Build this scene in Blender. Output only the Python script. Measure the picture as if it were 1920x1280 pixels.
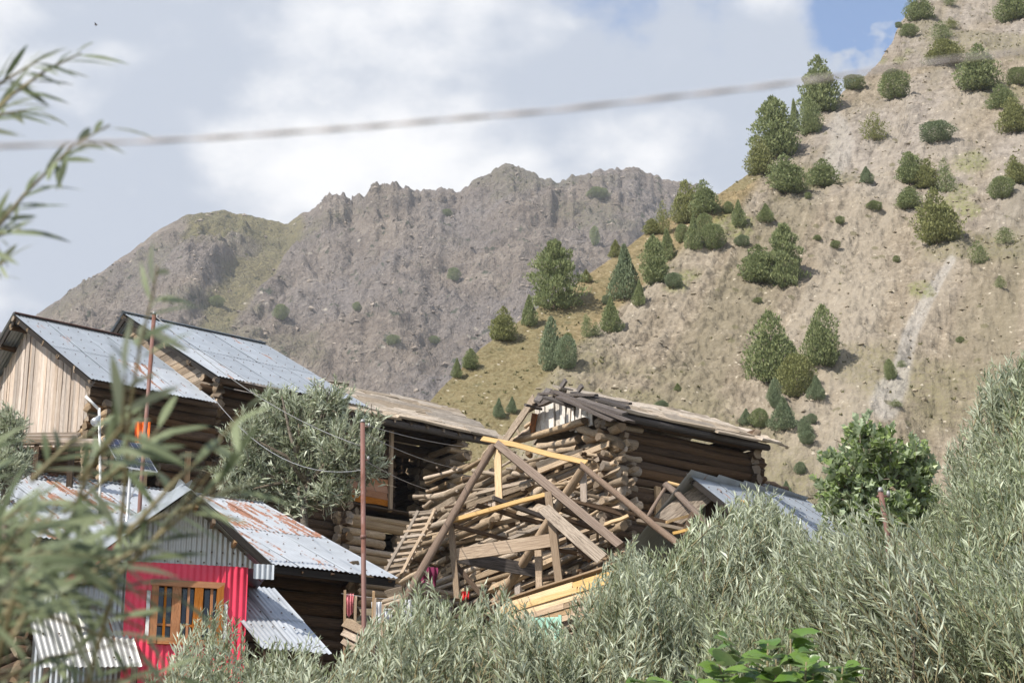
import bpy, math, random
import numpy as np
from mathutils import Matrix, Vector

for _o in list(bpy.data.objects):
    bpy.data.objects.remove(_o)
random.seed(7)
RNG = np.random.default_rng(7)
SC = bpy.context.scene
COL = SC.collection
R = math.radians

# ------------------------------------------------------------------ camera
PITCH = R(18.0)
FOCAL = 70.0
CAMZ = 1.6
FPX = 1920 * FOCAL / 36.0
cam = bpy.data.cameras.new('camera')
cam.lens = FOCAL
cam.sensor_width = 36.0
cam.clip_end = 20000.0
cam.clip_start = 0.05
cam.dof.use_dof = True
cam.dof.focus_distance = 24.0
cam.dof.aperture_fstop = 9.0
camo = bpy.data.objects.new('camera', cam)
COL.objects.link(camo)
camo.location = (0, 0, CAMZ)
camo.rotation_euler = (math.pi / 2 + PITCH, 0, 0)
SC.camera = camo

# ------------------------------------------------------------------ sun and sky
SUN_EL = R(45.0)
SKY_OFF = (-14.0, 5.4, 14.7)
SUN_H = Vector((-0.75, -0.66, 0)).normalized()          # horizontal direction towards the sun
SUN_V = (SUN_H * math.cos(SUN_EL) + Vector((0, 0, math.sin(SUN_EL)))).normalized()
sl = bpy.data.lights.new('sun', 'SUN')
sl.energy = 5.0
sl.angle = R(0.5)
sl.color = (1.0, 0.94, 0.85)
so = bpy.data.objects.new('sun', sl)
COL.objects.link(so)
so.rotation_euler = (-SUN_V).to_track_quat('-Z', 'Y').to_euler()
so.location = (-20, -20, 40)

W = bpy.data.worlds.new('World')
SC.world = W
W.use_nodes = True


def wnode(kind, **kw):
    n = W.node_tree.nodes.new(kind)
    for k, v in kw.items():
        setattr(n, k, v)
    return n


def build_world():
    nt = W.node_tree
    for n in list(nt.nodes):
        nt.nodes.remove(n)
    L = nt.links.new
    out = wnode('ShaderNodeOutputWorld')
    sky = wnode('ShaderNodeTexSky', sky_type='NISHITA', sun_disc=False)
    sky.sun_elevation = SUN_EL
    sky.sun_rotation = math.atan2(SUN_H.x, SUN_H.y)
    sky.altitude = 2000
    b1 = wnode('ShaderNodeBackground')
    b1.inputs['Strength'].default_value = 0.15
    L(sky.outputs[0], b1.inputs[0])
    tc = wnode('ShaderNodeTexCoord')

    def noise(scale, sx, sy, sz, off, detail=7, rough=0.55, dist=0.0):
        m = wnode('ShaderNodeMapping')
        m.inputs['Scale'].default_value = (sx, sy, sz)
        m.inputs['Location'].default_value = off
        L(tc.outputs['Generated'], m.inputs['Vector'])
        n = wnode('ShaderNodeTexNoise')
        n.inputs['Scale'].default_value = scale
        n.inputs['Detail'].default_value = detail
        n.inputs['Roughness'].default_value = rough
        n.inputs['Distortion'].default_value = dist
        L(m.outputs[0], n.inputs['Vector'])
        return n.outputs['Fac']

    def math_(op, a, b=None, clamp=False):
        n = wnode('ShaderNodeMath', operation=op, use_clamp=clamp)
        for i, v in enumerate((a, b)):
            if v is None:
                continue
            if isinstance(v, (int, float)):
                n.inputs[i].default_value = v
            else:
                L(v, n.inputs[i])
        return n.outputs[0]

    def ramp(v, a, b):
        n = wnode('ShaderNodeMapRange', interpolation_type='SMOOTHSTEP')
        n.inputs['From Min'].default_value = a
        n.inputs['From Max'].default_value = b
        L(v, n.inputs['Value'])
        return n.outputs[0]

    def gap(px, py, r0, r1):                      # an opening between the clouds in one direction of the sky
        d = ray(px, py).normalized()
        n = wnode('ShaderNodeVectorMath', operation='DISTANCE')
        L(tc.outputs['Generated'], n.inputs[0])
        n.inputs[1].default_value = d
        return ramp(n.outputs['Value'], r1, r0)

    cover = noise(5.5, 1, 1, 1.5, (2.3, 0.4, 1.9), 5, 0.56)
    g = math_('MAXIMUM', gap(1690, 15, 0.01, 0.056), math_('MULTIPLY', gap(20, 215, 0.0, 0.035), 0.75))
    g = math_('MAXIMUM', g, math_('MULTIPLY', gap(-20, 560, 0.0, 0.05), 0.2))
    edge = noise(26, 1, 1, 1.2, (0.7, 3.1, 0.2), 4, 0.6)
    broad = noise(1.25, 1, 1, 1.3, SKY_OFF, 2, 0.5)          # broad banks of cloud with clear sky between them
    c2 = math_('ADD', math_('ADD', math_('MULTIPLY', cover, 0.7), 0.14), math_('MULTIPLY', math_('SUBTRACT', edge, 0.5), 0.35))
    c2 = math_('ADD', c2, math_('MULTIPLY', math_('SUBTRACT', broad, 0.5), 2.2))
    c2 = math_('SUBTRACT', c2, math_('MULTIPLY', math_('MULTIPLY', g, ramp(noise(13, 1, 1, 1.2, (3.7, 0.1, 5.2), 5, 0.6), 0.38, 0.56)), 0.62))
    fac = ramp(c2, 0.42, 0.60)
    shade = noise(4.2, 1, 1, 2.0, (5.1, 1.3, 3.3), 4, 0.52, 0.3)
    shade2 = noise(11, 1, 1, 1.6, (1.0, 7.3, 0.6), 5, 0.58)
    s = math_('ADD', math_('MULTIPLY', shade, 0.7), math_('MULTIPLY', shade2, 0.3))
    s = ramp(s, 0.45, 0.58)
    mix = wnode('ShaderNodeMix', data_type='RGBA')
    L(s, mix.inputs['Factor'])
    mix.inputs['A'].default_value = (0.61, 0.675, 0.79, 1)     # shaded base of the clouds
    mix.inputs['B'].default_value = (1.16, 1.16, 1.17, 1)      # sunlit cloud
    b2 = wnode('ShaderNodeBackground')
    b2.inputs['Strength'].default_value = 0.62
    L(mix.outputs['Result'], b2.inputs[0])
    ms = wnode('ShaderNodeMixShader')
    L(fac, ms.inputs[0])
    L(b1.outputs[0], ms.inputs[1])
    L(b2.outputs[0], ms.inputs[2])
    L(ms.outputs[0], out.inputs['Surface'])


def ray(px, py):
    """direction from the camera through a photograph pixel (1920 x 1280), y component 1"""
    x = (px - 960) / FPX
    y = (640 - py) / FPX
    c, s = math.cos(PITCH), math.sin(PITCH)
    v = Vector((x, c - y * s, s + y * c))
    return v / v.y


def at(px, py, Y):
    return Vector((0, 0, CAMZ)) + ray(px, py) * Y


def proj(p):
    """photograph pixel of a world point"""
    d = Vector(p) - Vector((0, 0, CAMZ))
    c, s = math.cos(PITCH), math.sin(PITCH)
    f = d.y * c + d.z * s
    u = -d.y * s + d.z * c
    return 960 + FPX * d.x / f, 640 - FPX * u / f


build_world()
SC.view_settings.view_transform = 'Standard'
SC.view_settings.look = 'None'
SC.view_settings.exposure = 0.62
SC.view_settings.gamma = 1.0
SC.render.engine = 'CYCLES'
SC.cycles.max_bounces = 6
SC.cycles.transparent_max_bounces = 8

# ------------------------------------------------------------------ helpers
Z = Vector((0, 0, 1))


def mesh_np(name, v, faces, mat=None, smooth=False, mats=None, midx=None):
    """mesh from a vertex array and a list of face index arrays (each (n,k))"""
    v = np.asarray(v, dtype=np.float32).reshape(-1, 3)
    if not isinstance(faces, (list, tuple)):
        faces = [faces]
    faces = [np.asarray(f, dtype=np.int32) for f in faces if len(f)]
    me = bpy.data.meshes.new(name)
    me.vertices.add(len(v))
    me.vertices.foreach_set('co', v.ravel())
    loops = np.concatenate([f.ravel() for f in faces])
    tot = np.concatenate([np.full(len(f), f.shape[1], np.int32) for f in faces])
    start = np.concatenate([[0], np.cumsum(tot)[:-1]]).astype(np.int32)
    me.loops.add(len(loops))
    me.loops.foreach_set('vertex_index', loops)
    me.polygons.add(len(tot))
    me.polygons.foreach_set('loop_start', start)
    me.polygons.foreach_set('loop_total', tot)
    me.polygons.foreach_set('use_smooth', np.full(len(tot), smooth, dtype=bool))
    if mats:
        for m in mats:
            me.materials.append(m)
        if midx is not None:
            me.polygons.foreach_set('material_index', np.asarray(midx, np.int32))
    elif mat:
        me.materials.append(mat)
    me.update(calc_edges=True)
    return me


def tag(o, label=None, cat=None, group=None, kind=None):
    if label:
        o['label'] = label
    if cat:
        o['category'] = cat
    if group:
        o['group'] = group
    if kind:
        o['kind'] = kind
    return o


def empty(name, loc, label, cat, group=None):
    o = bpy.data.objects.new(name, None)
    COL.objects.link(o)
    o.location = loc
    o.empty_display_size = 0.2
    tag(o, label, cat, group)
    return o


WORLD = {}


def wm(o):
    """world matrix of an object made by put()/empty() (top levels carry only what was set here)"""
    return WORLD.get(o.name) or Matrix.Translation(o.location)


def put(name, me, parent=None, M=None, kind=None):
    """link one mesh object whose world matrix is M, under parent"""
    o = bpy.data.objects.new(name, me)
    COL.objects.link(o)
    M = M or Matrix.Identity(4)
    if parent is not None:
        o.parent = parent
        o.matrix_basis = wm(parent).inverted() @ M
        WORLD[o.name] = M.copy()
    else:
        o.matrix_basis = M
        WORLD[o.name] = M.copy()
    if kind:
        o['kind'] = kind
    return o


def basis(x, up=Z):
    """orthonormal matrix with local X along x and local Z close to up"""
    x = Vector(x).normalized()
    y = Vector(up).cross(x)
    if y.length < 1e-5:
        y = Vector((1, 0, 0)).cross(x) if abs(x.x) < 0.9 else Vector((0, 1, 0)).cross(x)
    y.normalize()
    z = x.cross(y)
    return Matrix((x, y, z)).transposed().to_4x4()


def span(p, q, ry, rz, up=Z, roll=0.0):
    """matrix that lays a unit piece (length 1 on X, centred) from p to q"""
    p, q = Vector(p), Vector(q)
    M = basis(q - p, up)
    return Matrix.Translation((p + q) / 2) @ M @ Matrix.Rotation(roll, 4, 'X') @ Matrix.Diagonal(((q - p).length, ry, rz, 1))


def hash2(ix, iy, seed):
    h = (ix.astype(np.int64) * 374761393 + iy.astype(np.int64) * 668265263 + seed * 974711) & 0xFFFFFFFF
    h = ((h ^ (h >> 13)) * 1274126177) & 0xFFFFFFFF
    h = (h ^ (h >> 16)) & 0xFFFFFFFF
    return h / 4294967295.0


def vnoise(x, y, seed=0):
    ix, iy = np.floor(x), np.floor(y)
    fx, fy = x - ix, y - iy
    fx = fx * fx * (3 - 2 * fx)
    fy = fy * fy * (3 - 2 * fy)
    a = hash2(ix, iy, seed)
    b = hash2(ix + 1, iy, seed)
    c = hash2(ix, iy + 1, seed)
    d = hash2(ix + 1, iy + 1, seed)
    return (a * (1 - fx) + b * fx) * (1 - fy) + (c * (1 - fx) + d * fx) * fy - 0.5


def fbm(x, y, seed=0, octv=5, gain=0.5, lac=2.03):
    r = np.zeros_like(x)
    a = 1.0
    for k in range(octv):
        r += a * vnoise(x, y, seed + k * 17)
        x = x * lac + 3.1
        y = y * lac + 1.7
        a *= gain
    return r


def ridged(x, y, seed=0, octv=5, gain=0.5):
    r = np.zeros_like(x)
    a = 1.0
    for k in range(octv):
        r += a * (0.5 - 2 * np.abs(vnoise(x, y, seed + k * 17)))
        x = x * 2.07 + 1.3
        y = y * 2.07 + 4.1
        a *= gain
    return r


# ------------------------------------------------------------------ materials
class NT:
    """tiny node tree builder"""

    def __init__(s, name):
        s.m = bpy.data.materials.new(name)
        s.m.use_nodes = True
        s.t = s.m.node_tree
        s.b = s.t.nodes['Principled BSDF']
        s.out = s.t.nodes['Material Output']

    def n(s, kind, **kw):
        x = s.t.nodes.new(kind)
        for k, v in kw.items():
            setattr(x, k, v)
        return x

    def l(s, a, b):
        s.t.links.new(a, b)

    def put(s, sock, v):
        if isinstance(v, (int, float)):
            sock.default_value = v
        elif isinstance(v, tuple):
            sock.default_value = v if len(v) == 4 or len(sock.default_value) == 3 else (*v, 1)
        else:
            s.l(v, sock)

    def co(s, kind='Object', scale=(1, 1, 1), rnd=0.0):
        tc = s.n('ShaderNodeTexCoord')
        m = s.n('ShaderNodeMapping')
        m.inputs['Scale'].default_value = scale
        s.l(tc.outputs[kind], m.inputs['Vector'])
        if rnd:
            oi = s.n('ShaderNodeObjectInfo')
            v = s.n('ShaderNodeVectorMath', operation='SCALE')
            v.inputs[0].default_value = (rnd, rnd * 0.7, rnd * 1.3)
            s.l(oi.outputs['Random'], v.inputs['Scale'])
            s.l(v.outputs[0], m.inputs['Location'])
        return m.outputs[0]

    def noise(s, vec, scale, detail=5, rough=0.55, dist=0.0):
        x = s.n('ShaderNodeTexNoise')
        s.l(vec, x.inputs['Vector'])
        x.inputs['Scale'].default_value = scale
        x.inputs['Detail'].default_value = detail
        x.inputs['Roughness'].default_value = rough
        x.inputs['Distortion'].default_value = dist
        return x.outputs['Fac']

    def voro(s, vec, scale, feature='F1', out='Distance'):
        x = s.n('ShaderNodeTexVoronoi', feature=feature)
        s.l(vec, x.inputs['Vector'])
        x.inputs['Scale'].default_value = scale
        return x.outputs[out]

    def ramp(s, v, a, b, lo=0.0, hi=1.0):
        x = s.n('ShaderNodeMapRange')
        x.inputs['From Min'].default_value = a
        x.inputs['From Max'].default_value = b
        x.inputs['To Min'].default_value = lo
        x.inputs['To Max'].default_value = hi
        s.l(v, x.inputs['Value'])
        return x.outputs[0]

    def math(s, op, a, b=None, clamp=False):
        x = s.n('ShaderNodeMath', operation=op, use_clamp=clamp)
        s.put(x.inputs[0], a)
        if b is not None:
            s.put(x.inputs[1], b)
        return x.outputs[0]

    def mix(s, f, a, b, blend='MIX'):
        x = s.n('ShaderNodeMix', data_type='RGBA', blend_type=blend)
        s.put(x.inputs['Factor'], f)
        s.put(x.inputs['A'], a)
        s.put(x.inputs['B'], b)
        return x.outputs['Result']

    def cramp(s, v, stops):
        x = s.n('ShaderNodeValToRGB')
        e = x.color_ramp.elements
        while len(e) < len(stops):
            e.new(0.5)
        for i, (p, c) in enumerate(stops):
            e[i].position = p
            e[i].color = (*c, 1)
        s.l(v, x.inputs[0])
        return x.outputs[0]

    def rand(s):
        return s.n('ShaderNodeObjectInfo').outputs['Random']

    def attr(s, name, out='Fac'):
        x = s.n('ShaderNodeAttribute')
        x.attribute_name = name
        return x.outputs[out]

    def bump(s, h, strength=0.4, dist=0.02):
        x = s.n('ShaderNodeBump')
        x.inputs['Strength'].default_value = strength
        x.inputs['Distance'].default_value = dist
        s.l(h, x.inputs['Height'])
        s.l(x.outputs[0], s.b.inputs['Normal'])

    def done(s, col, rough=0.8, metal=0.0, spec=0.3):
        s.put(s.b.inputs['Base Color'], col)
        s.put(s.b.inputs['Roughness'], rough)
        s.put(s.b.inputs['Metallic'], metal)
        s.b.inputs['Specular IOR Level'].default_value = spec
        return s.m


def wood(name, dark, mid, light, var=0.35, gscale=(1.2, 5.0, 5.0), bump=0.5):
    """weathered timber: grain along local X, darker checks, every piece its own tone"""
    k = NT(name)
    v = k.co('Object', gscale, rnd=37.0)
    g = k.noise(v, 3.2, 7, 0.62, 0.4)
    fine = k.noise(k.co('Object', (gscale[0] * 1.2, gscale[1] * 6, gscale[2] * 6), rnd=11.0), 2.2, 4, 0.6)
    f = k.math('ADD', k.math('MULTIPLY', g, 0.62), k.math('MULTIPLY', fine, 0.38))
    crk = k.noise(k.co('Object', (gscale[0] * 0.45, gscale[1] * 1.3, gscale[2] * 1.3), rnd=53.0), 2.6, 3, 0.55)
    c = k.cramp(f, [(0.35, dark), (0.47, mid), (0.60, light)])
    c = k.mix(k.ramp(crk, 0.58, 0.66, 0.0, 0.5), c, tuple(x * 0.55 for x in dark))
    val = k.ramp(k.rand(), 0, 1, 1.0 - var, 1.0 + var)
    hs = k.n('ShaderNodeHueSaturation')
    k.l(c, hs.inputs['Color'])
    k.l(val, hs.inputs['Value'])
    sat = k.ramp(k.math('FRACT', k.math('MULTIPLY', k.rand(), 7.31)), 0, 1, 0.75, 1.15)
    k.l(sat, hs.inputs['Saturation'])
    k.bump(f, bump, 0.03)
    return k.done(hs.outputs['Color'], 0.85, 0, 0.2)


M_ = {}
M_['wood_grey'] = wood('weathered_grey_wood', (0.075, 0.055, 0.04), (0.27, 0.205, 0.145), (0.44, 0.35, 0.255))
M_['wood_brown_shaded'] = wood('old_brown_wood_shade_darkened', (0.016, 0.010, 0.006), (0.068, 0.040, 0.022), (0.135, 0.083, 0.047))  # old brown wood, with the shade of the long walls darkened into its colour
M_['wood_dark'] = wood('charred_dark_wood', (0.03, 0.027, 0.026), (0.085, 0.072, 0.066), (0.17, 0.145, 0.13))
M_['wood_shade_black'] = wood('overhang_shade_black_wood', (0.008, 0.007, 0.006), (0.02, 0.017, 0.015), (0.045, 0.038, 0.033))  # black tone stands in for the deep shade of the roof overhangs
M_['wood_pale'] = wood('bleached_pale_wood', (0.16, 0.11, 0.08), (0.41, 0.325, 0.26), (0.58, 0.50, 0.42), 0.26)
M_['wood_roof'] = wood('roof_board_wood', (0.12, 0.095, 0.07), (0.33, 0.27, 0.205), (0.52, 0.44, 0.345), 0.35)
M_['wood_yellow'] = wood('fresh_yellow_timber', (0.34, 0.20, 0.075), (0.53, 0.335, 0.135), (0.66, 0.46, 0.22), 0.18, bump=0.25)
M_['wood_tan'] = wood('tan_sawn_timber', (0.14, 0.09, 0.052), (0.31, 0.21, 0.125), (0.45, 0.33, 0.21), 0.28, bump=0.3)
M_['wood_orange'] = wood('varnished_window_wood', (0.20, 0.07, 0.02), (0.34, 0.13, 0.04), (0.46, 0.20, 0.07), 0.12, bump=0.1)
M_['wood_pole'] = wood('bare_pole_wood', (0.06, 0.041, 0.03), (0.165, 0.118, 0.088), (0.275, 0.21, 0.165), 0.3)
M_['wood_white'] = wood('bleached_white_board', (0.30, 0.26, 0.22), (0.58, 0.53, 0.47), (0.72, 0.68, 0.62), 0.18)
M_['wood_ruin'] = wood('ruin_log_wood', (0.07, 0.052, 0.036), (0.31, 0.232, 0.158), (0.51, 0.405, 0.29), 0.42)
M_['wood_log'] = wood('stacked_log_wood', (0.085, 0.058, 0.036), (0.33, 0.235, 0.145), (0.52, 0.395, 0.265), 0.38)


def sheet_mat(name, base, rust_amt, tint=(0.17, 0.083, 0.052), metal=0.35, rough=0.42):
    """galvanised or painted corrugated sheet with rust that runs in streaks down the sheet (local Y)"""
    k = NT(name)
    v = k.co('Object', (1, 1, 1), rnd=23.0)
    big = k.noise(k.co('Object', (3.4, 0.38, 1), rnd=19.0), 1.3, 6, 0.62, 0.6)
    sp = k.noise(v, 9.0, 5, 0.6)
    mot = k.noise(v, 2.5, 5, 0.6)
    c = k.mix(k.ramp(mot, 0.3, 0.7), tuple(x * 0.86 for x in base), tuple(min(1, x * 1.1) for x in base))
    f = k.math('ADD', k.math('MULTIPLY', big, 0.8), k.math('MULTIPLY', sp, 0.2))
    rr = k.math('MULTIPLY', k.math('SUBTRACT', k.rand(), 0.5), 0.10)
    f = k.ramp(k.math('ADD', f, rr), 0.66 - rust_amt, 0.70 - rust_amt)
    rc = k.mix(k.ramp(sp, 0.35, 0.65), tint, tuple(x * 1.7 for x in tint))
    c = k.mix(f, c, rc)
    val = k.ramp(k.rand(), 0, 1, 0.92, 1.06)
    hs = k.n('ShaderNodeHueSaturation')
    k.l(c, hs.inputs['Color'])
    k.l(val, hs.inputs['Value'])
    me = k.ramp(f, 0, 1, metal, 0.0)
    ro = k.ramp(f, 0, 1, rough, 0.9)
    k.bump(sp, 0.08, 0.01)
    return k.done(hs.outputs['Color'], ro, me, 0.4)


M_['tin'] = sheet_mat('galvanised_sheet', (0.335, 0.365, 0.395), 0.035)
M_['tin_rusty'] = sheet_mat('rusting_galvanised_sheet', (0.46, 0.485, 0.51), 0.12)
M_['tin_light'] = sheet_mat('bright_galvanised_sheet', (0.44, 0.465, 0.49), 0.02)
M_['tin_dull'] = sheet_mat('dull_galvanised_sheet', (0.46, 0.46, 0.44), 0.0)
M_['tin_red'] = sheet_mat('red_painted_sheet', (0.70, 0.04, 0.09), -0.3, metal=0.0, rough=0.35)
M_['rust_pipe'] = sheet_mat('rusty_primed_pipe', (0.17, 0.085, 0.068), 0.10, tint=(0.11, 0.05, 0.036), metal=0.0, rough=0.6)


def plain(name, col, rough=0.7, metal=0.0, spec=0.3, vs=6.0, va=0.2):
    k = NT(name)
    n = k.noise(k.co('Object'), vs, 4, 0.6)
    c = k.mix(k.ramp(n, 0.3, 0.7), tuple(x * (1 - va) for x in col), tuple(min(1, x * (1 + va)) for x in col))
    return k.done(c, rough, metal, spec)


M_['glass'] = plain('dark_window_glass', (0.02, 0.022, 0.025), 0.08, 0, 0.6)
M_['mint'] = plain('mint_green_paint', (0.32, 0.55, 0.44), 0.5)
M_['cable'] = plain('pale_cable_sheath', (0.40, 0.36, 0.345), 0.6, vs=30)
M_['wire'] = plain('thin_steel_wire', (0.30, 0.30, 0.30), 0.5, 0.4)
M_['alu'] = plain('aluminium_frame', (0.62, 0.63, 0.65), 0.35, 0.6)
M_['cell'] = plain('solar_cell_blue', (0.012, 0.016, 0.05), 0.15, 0, 0.5)
M_['nail'] = plain('rusted_nail_head', (0.10, 0.07, 0.055), 0.8)
M_['white_paint'] = plain('white_paint', (0.74, 0.74, 0.73), 0.5)
M_['orange_cloth'] = plain('orange_cloth', (0.72, 0.14, 0.02), 0.9)
M_['pink_cloth'] = plain('pink_cloth', (0.62, 0.22, 0.24), 0.9)
M_['magenta_cloth'] = plain('magenta_cloth', (0.16, 0.02, 0.06), 0.9)
M_['white_cloth'] = plain('white_cloth', (0.72, 0.73, 0.75), 0.9)
M_['red_cloth'] = plain('red_cloth', (0.55, 0.03, 0.03), 0.9)
M_['mud'] = plain('dry_mud_plaster', (0.30, 0.23, 0.16), 0.95)


def leaf_mat(name, dark, light, under, transl=0.3, rough=0.5, island=True):
    """two-sided leaf: own tone for each leaf, paler underside, some light through it"""
    k = NT(name)
    ge = k.n('ShaderNodeNewGeometry')
    rnd = ge.outputs['Random Per Island'] if island else k.rand()
    c = k.mix(rnd, dark, light)
    c = k.mix(ge.outputs['Backfacing'], c, under)
    k.put(k.b.inputs['Base Color'], c)
    k.b.inputs['Roughness'].default_value = rough
    k.b.inputs['Specular IOR Level'].default_value = 0.35
    tr = k.n('ShaderNodeBsdfTranslucent')
    k.l(c, tr.inputs['Color'])
    ms = k.n('ShaderNodeMixShader')
    ms.inputs[0].default_value = transl
    k.l(k.b.outputs[0], ms.inputs[1])
    k.l(tr.outputs[0], ms.inputs[2])
    k.l(ms.outputs[0], k.out.inputs['Surface'])
    return k.m


M_['willow'] = leaf_mat('silver_willow_leaf', (0.11, 0.14, 0.063), (0.46, 0.495, 0.325), (0.53, 0.57, 0.43), 0.3, 0.40)
M_['willow_green'] = leaf_mat('green_willow_leaf', (0.09, 0.12, 0.048), (0.38, 0.425, 0.24), (0.46, 0.505, 0.35), 0.3, 0.40)
M_['juniper'] = leaf_mat('juniper_leaf', (0.13, 0.165, 0.068), (0.31, 0.34, 0.155), (0.22, 0.26, 0.115), 0.38)
M_['juniper_yellow'] = leaf_mat('yellowish_juniper_leaf', (0.155, 0.17, 0.06), (0.33, 0.335, 0.135), (0.23, 0.24, 0.095), 0.38)
M_['juniper_blue'] = leaf_mat('bluish_juniper_leaf', (0.12, 0.16, 0.085), (0.275, 0.325, 0.19), (0.20, 0.24, 0.135), 0.38)
M_['poplar'] = leaf_mat('poplar_leaf', (0.14, 0.205, 0.055), (0.36, 0.45, 0.18), (0.40, 0.47, 0.30), 0.38, 0.33)
M_['mulberry'] = leaf_mat('broad_glossy_leaf', (0.085, 0.165, 0.028), (0.17, 0.27, 0.055), (0.24, 0.32, 0.14), 0.3, 0.32)
M_['bark'] = wood('willow_bark', (0.05, 0.04, 0.03), (0.14, 0.115, 0.085), (0.24, 0.20, 0.15), 0.2)
M_['twig'] = plain('young_twig', (0.20, 0.17, 0.09), 0.7)
# ================================================================== terrain
def sil(points):
    """skyline from photograph points -> (azimuths, tan(elevation)) sorted"""
    a = []
    for x, y in points:
        d = ray(x, y)
        a.append((math.atan2(d.x, d.y), d.z / math.hypot(d.x, d.y)))
    a.sort()
    return np.array([p[0] for p in a]), np.array([p[1] for p in a])


def proj_np(x, y, z):
    c, s = math.cos(PITCH), math.sin(PITCH)
    z = z - CAMZ
    f = np.maximum(y * c + z * s, 0.1)
    u = -y * s + z * c
    return 960 + FPX * x / f, 640 - FPX * u / f


def seg_dist(px, py, poly):
    """distance from pixel arrays to a polyline"""
    best = np.full(px.shape, 1e9)
    for (x0, y0), (x1, y1) in zip(poly[:-1], poly[1:]):
        dx, dy = x1 - x0, y1 - y0
        t = np.clip(((px - x0) * dx + (py - y0) * dy) / (dx * dx + dy * dy), 0, 1)
        best = np.minimum(best, np.hypot(px - x0 - t * dx, py - y0 - t * dy))
    return best


def sstep(v, a, b):
    t = np.clip((v - a) / (b - a), 0, 1)
    return t * t * (3 - 2 * t)


def grid_faces(n, m):
    i = np.arange(n - 1)[:, None] * m + np.arange(m - 1)[None, :]
    i = i.ravel()
    return np.stack([i, i + m, i + m + 1, i + 1], 1)


def set_attr(me, name, arr):
    a = me.attributes.new(name, 'FLOAT', 'POINT')
    a.data.foreach_set('value', np.asarray(arr, np.float32).ravel())


GY = [-400, 0, 8, 14, 20, 28, 32, 36, 42, 60, 90, 350, 520, 4000]
GZ = [-6, 0, 0.5, 1.3, 2.9, 4.8, 5.8, 7.4, 9.2, 13, 19, 74, 104, 420]


def ground_z(x, y):
    return float(np.interp(y, GY, GZ))


def make_ground():
    ys = np.concatenate([np.array([-400, -150, -60, -20]), np.arange(-10, 90, 1.0), np.arange(90, 520, 12.0), np.array([600, 900, 1500, 2500, 4000])])
    xs = np.concatenate([[-4000, -1500, -600, -250, -120], np.arange(-60, 61, 1.2), [120, 250, 600, 1500, 4000]])
    X, Y = np.meshgrid(xs, ys, indexing='ij')
    Zg = np.interp(Y, GY, GZ) + 0.25 * fbm(X * 0.35, Y * 0.35, 5) + 0.05 * fbm(X * 2.1, Y * 2.1, 9, 3)
    v = np.stack([X, Y, Zg], -1)
    k = NT('village_soil')
    p = k.co('Object')
    n = k.noise(p, 0.6, 6, 0.6)
    f = k.noise(p, 9.0, 5, 0.65)
    c = k.cramp(k.math('ADD', k.math('MULTIPLY', n, 0.6), k.math('MULTIPLY', f, 0.4)),
                [(0.36, (0.055, 0.065, 0.025)), (0.5, (0.16, 0.135, 0.085)), (0.64, (0.27, 0.22, 0.16))])
    k.bump(f, 0.6, 0.1)
    m = k.done(c, 0.95)
    me = mesh_np('ground', v, grid_faces(*X.shape), m, smooth=True)
    o = put('ground', me, kind='structure')
    return o


make_ground()

# ---- near hillside on the right, one slope with a grassy shoulder on its left
HILL_SIL = [(560, 930), (700, 850), (800, 757), (830, 722), (900, 652), (1000, 582), (1080, 530), (1180, 462), (1240, 412),
            (1340, 366), (1400, 325), (1430, 305), (1500, 232), (1560, 188), (1590, 160), (1620, 140), (1650, 108), (1675, 78), (1690, 45), (1712, 22),
            (1740, -15), (1790, -30), (1830, -60), (1900, -95), (2100, -190), (2600, -330)]
CREASE = [(960, 830), (1010, 745), (1050, 690), (1130, 612), (1230, 522), (1300, 455), (1400, 392), (1432, 330)]
HR0, HZB = 84.0, 18.0
h_az, h_te = sil(HILL_SIL)
H_N, H_M = 760, 420
TH = np.linspace(h_az[0], h_az[-1], H_N)


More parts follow.
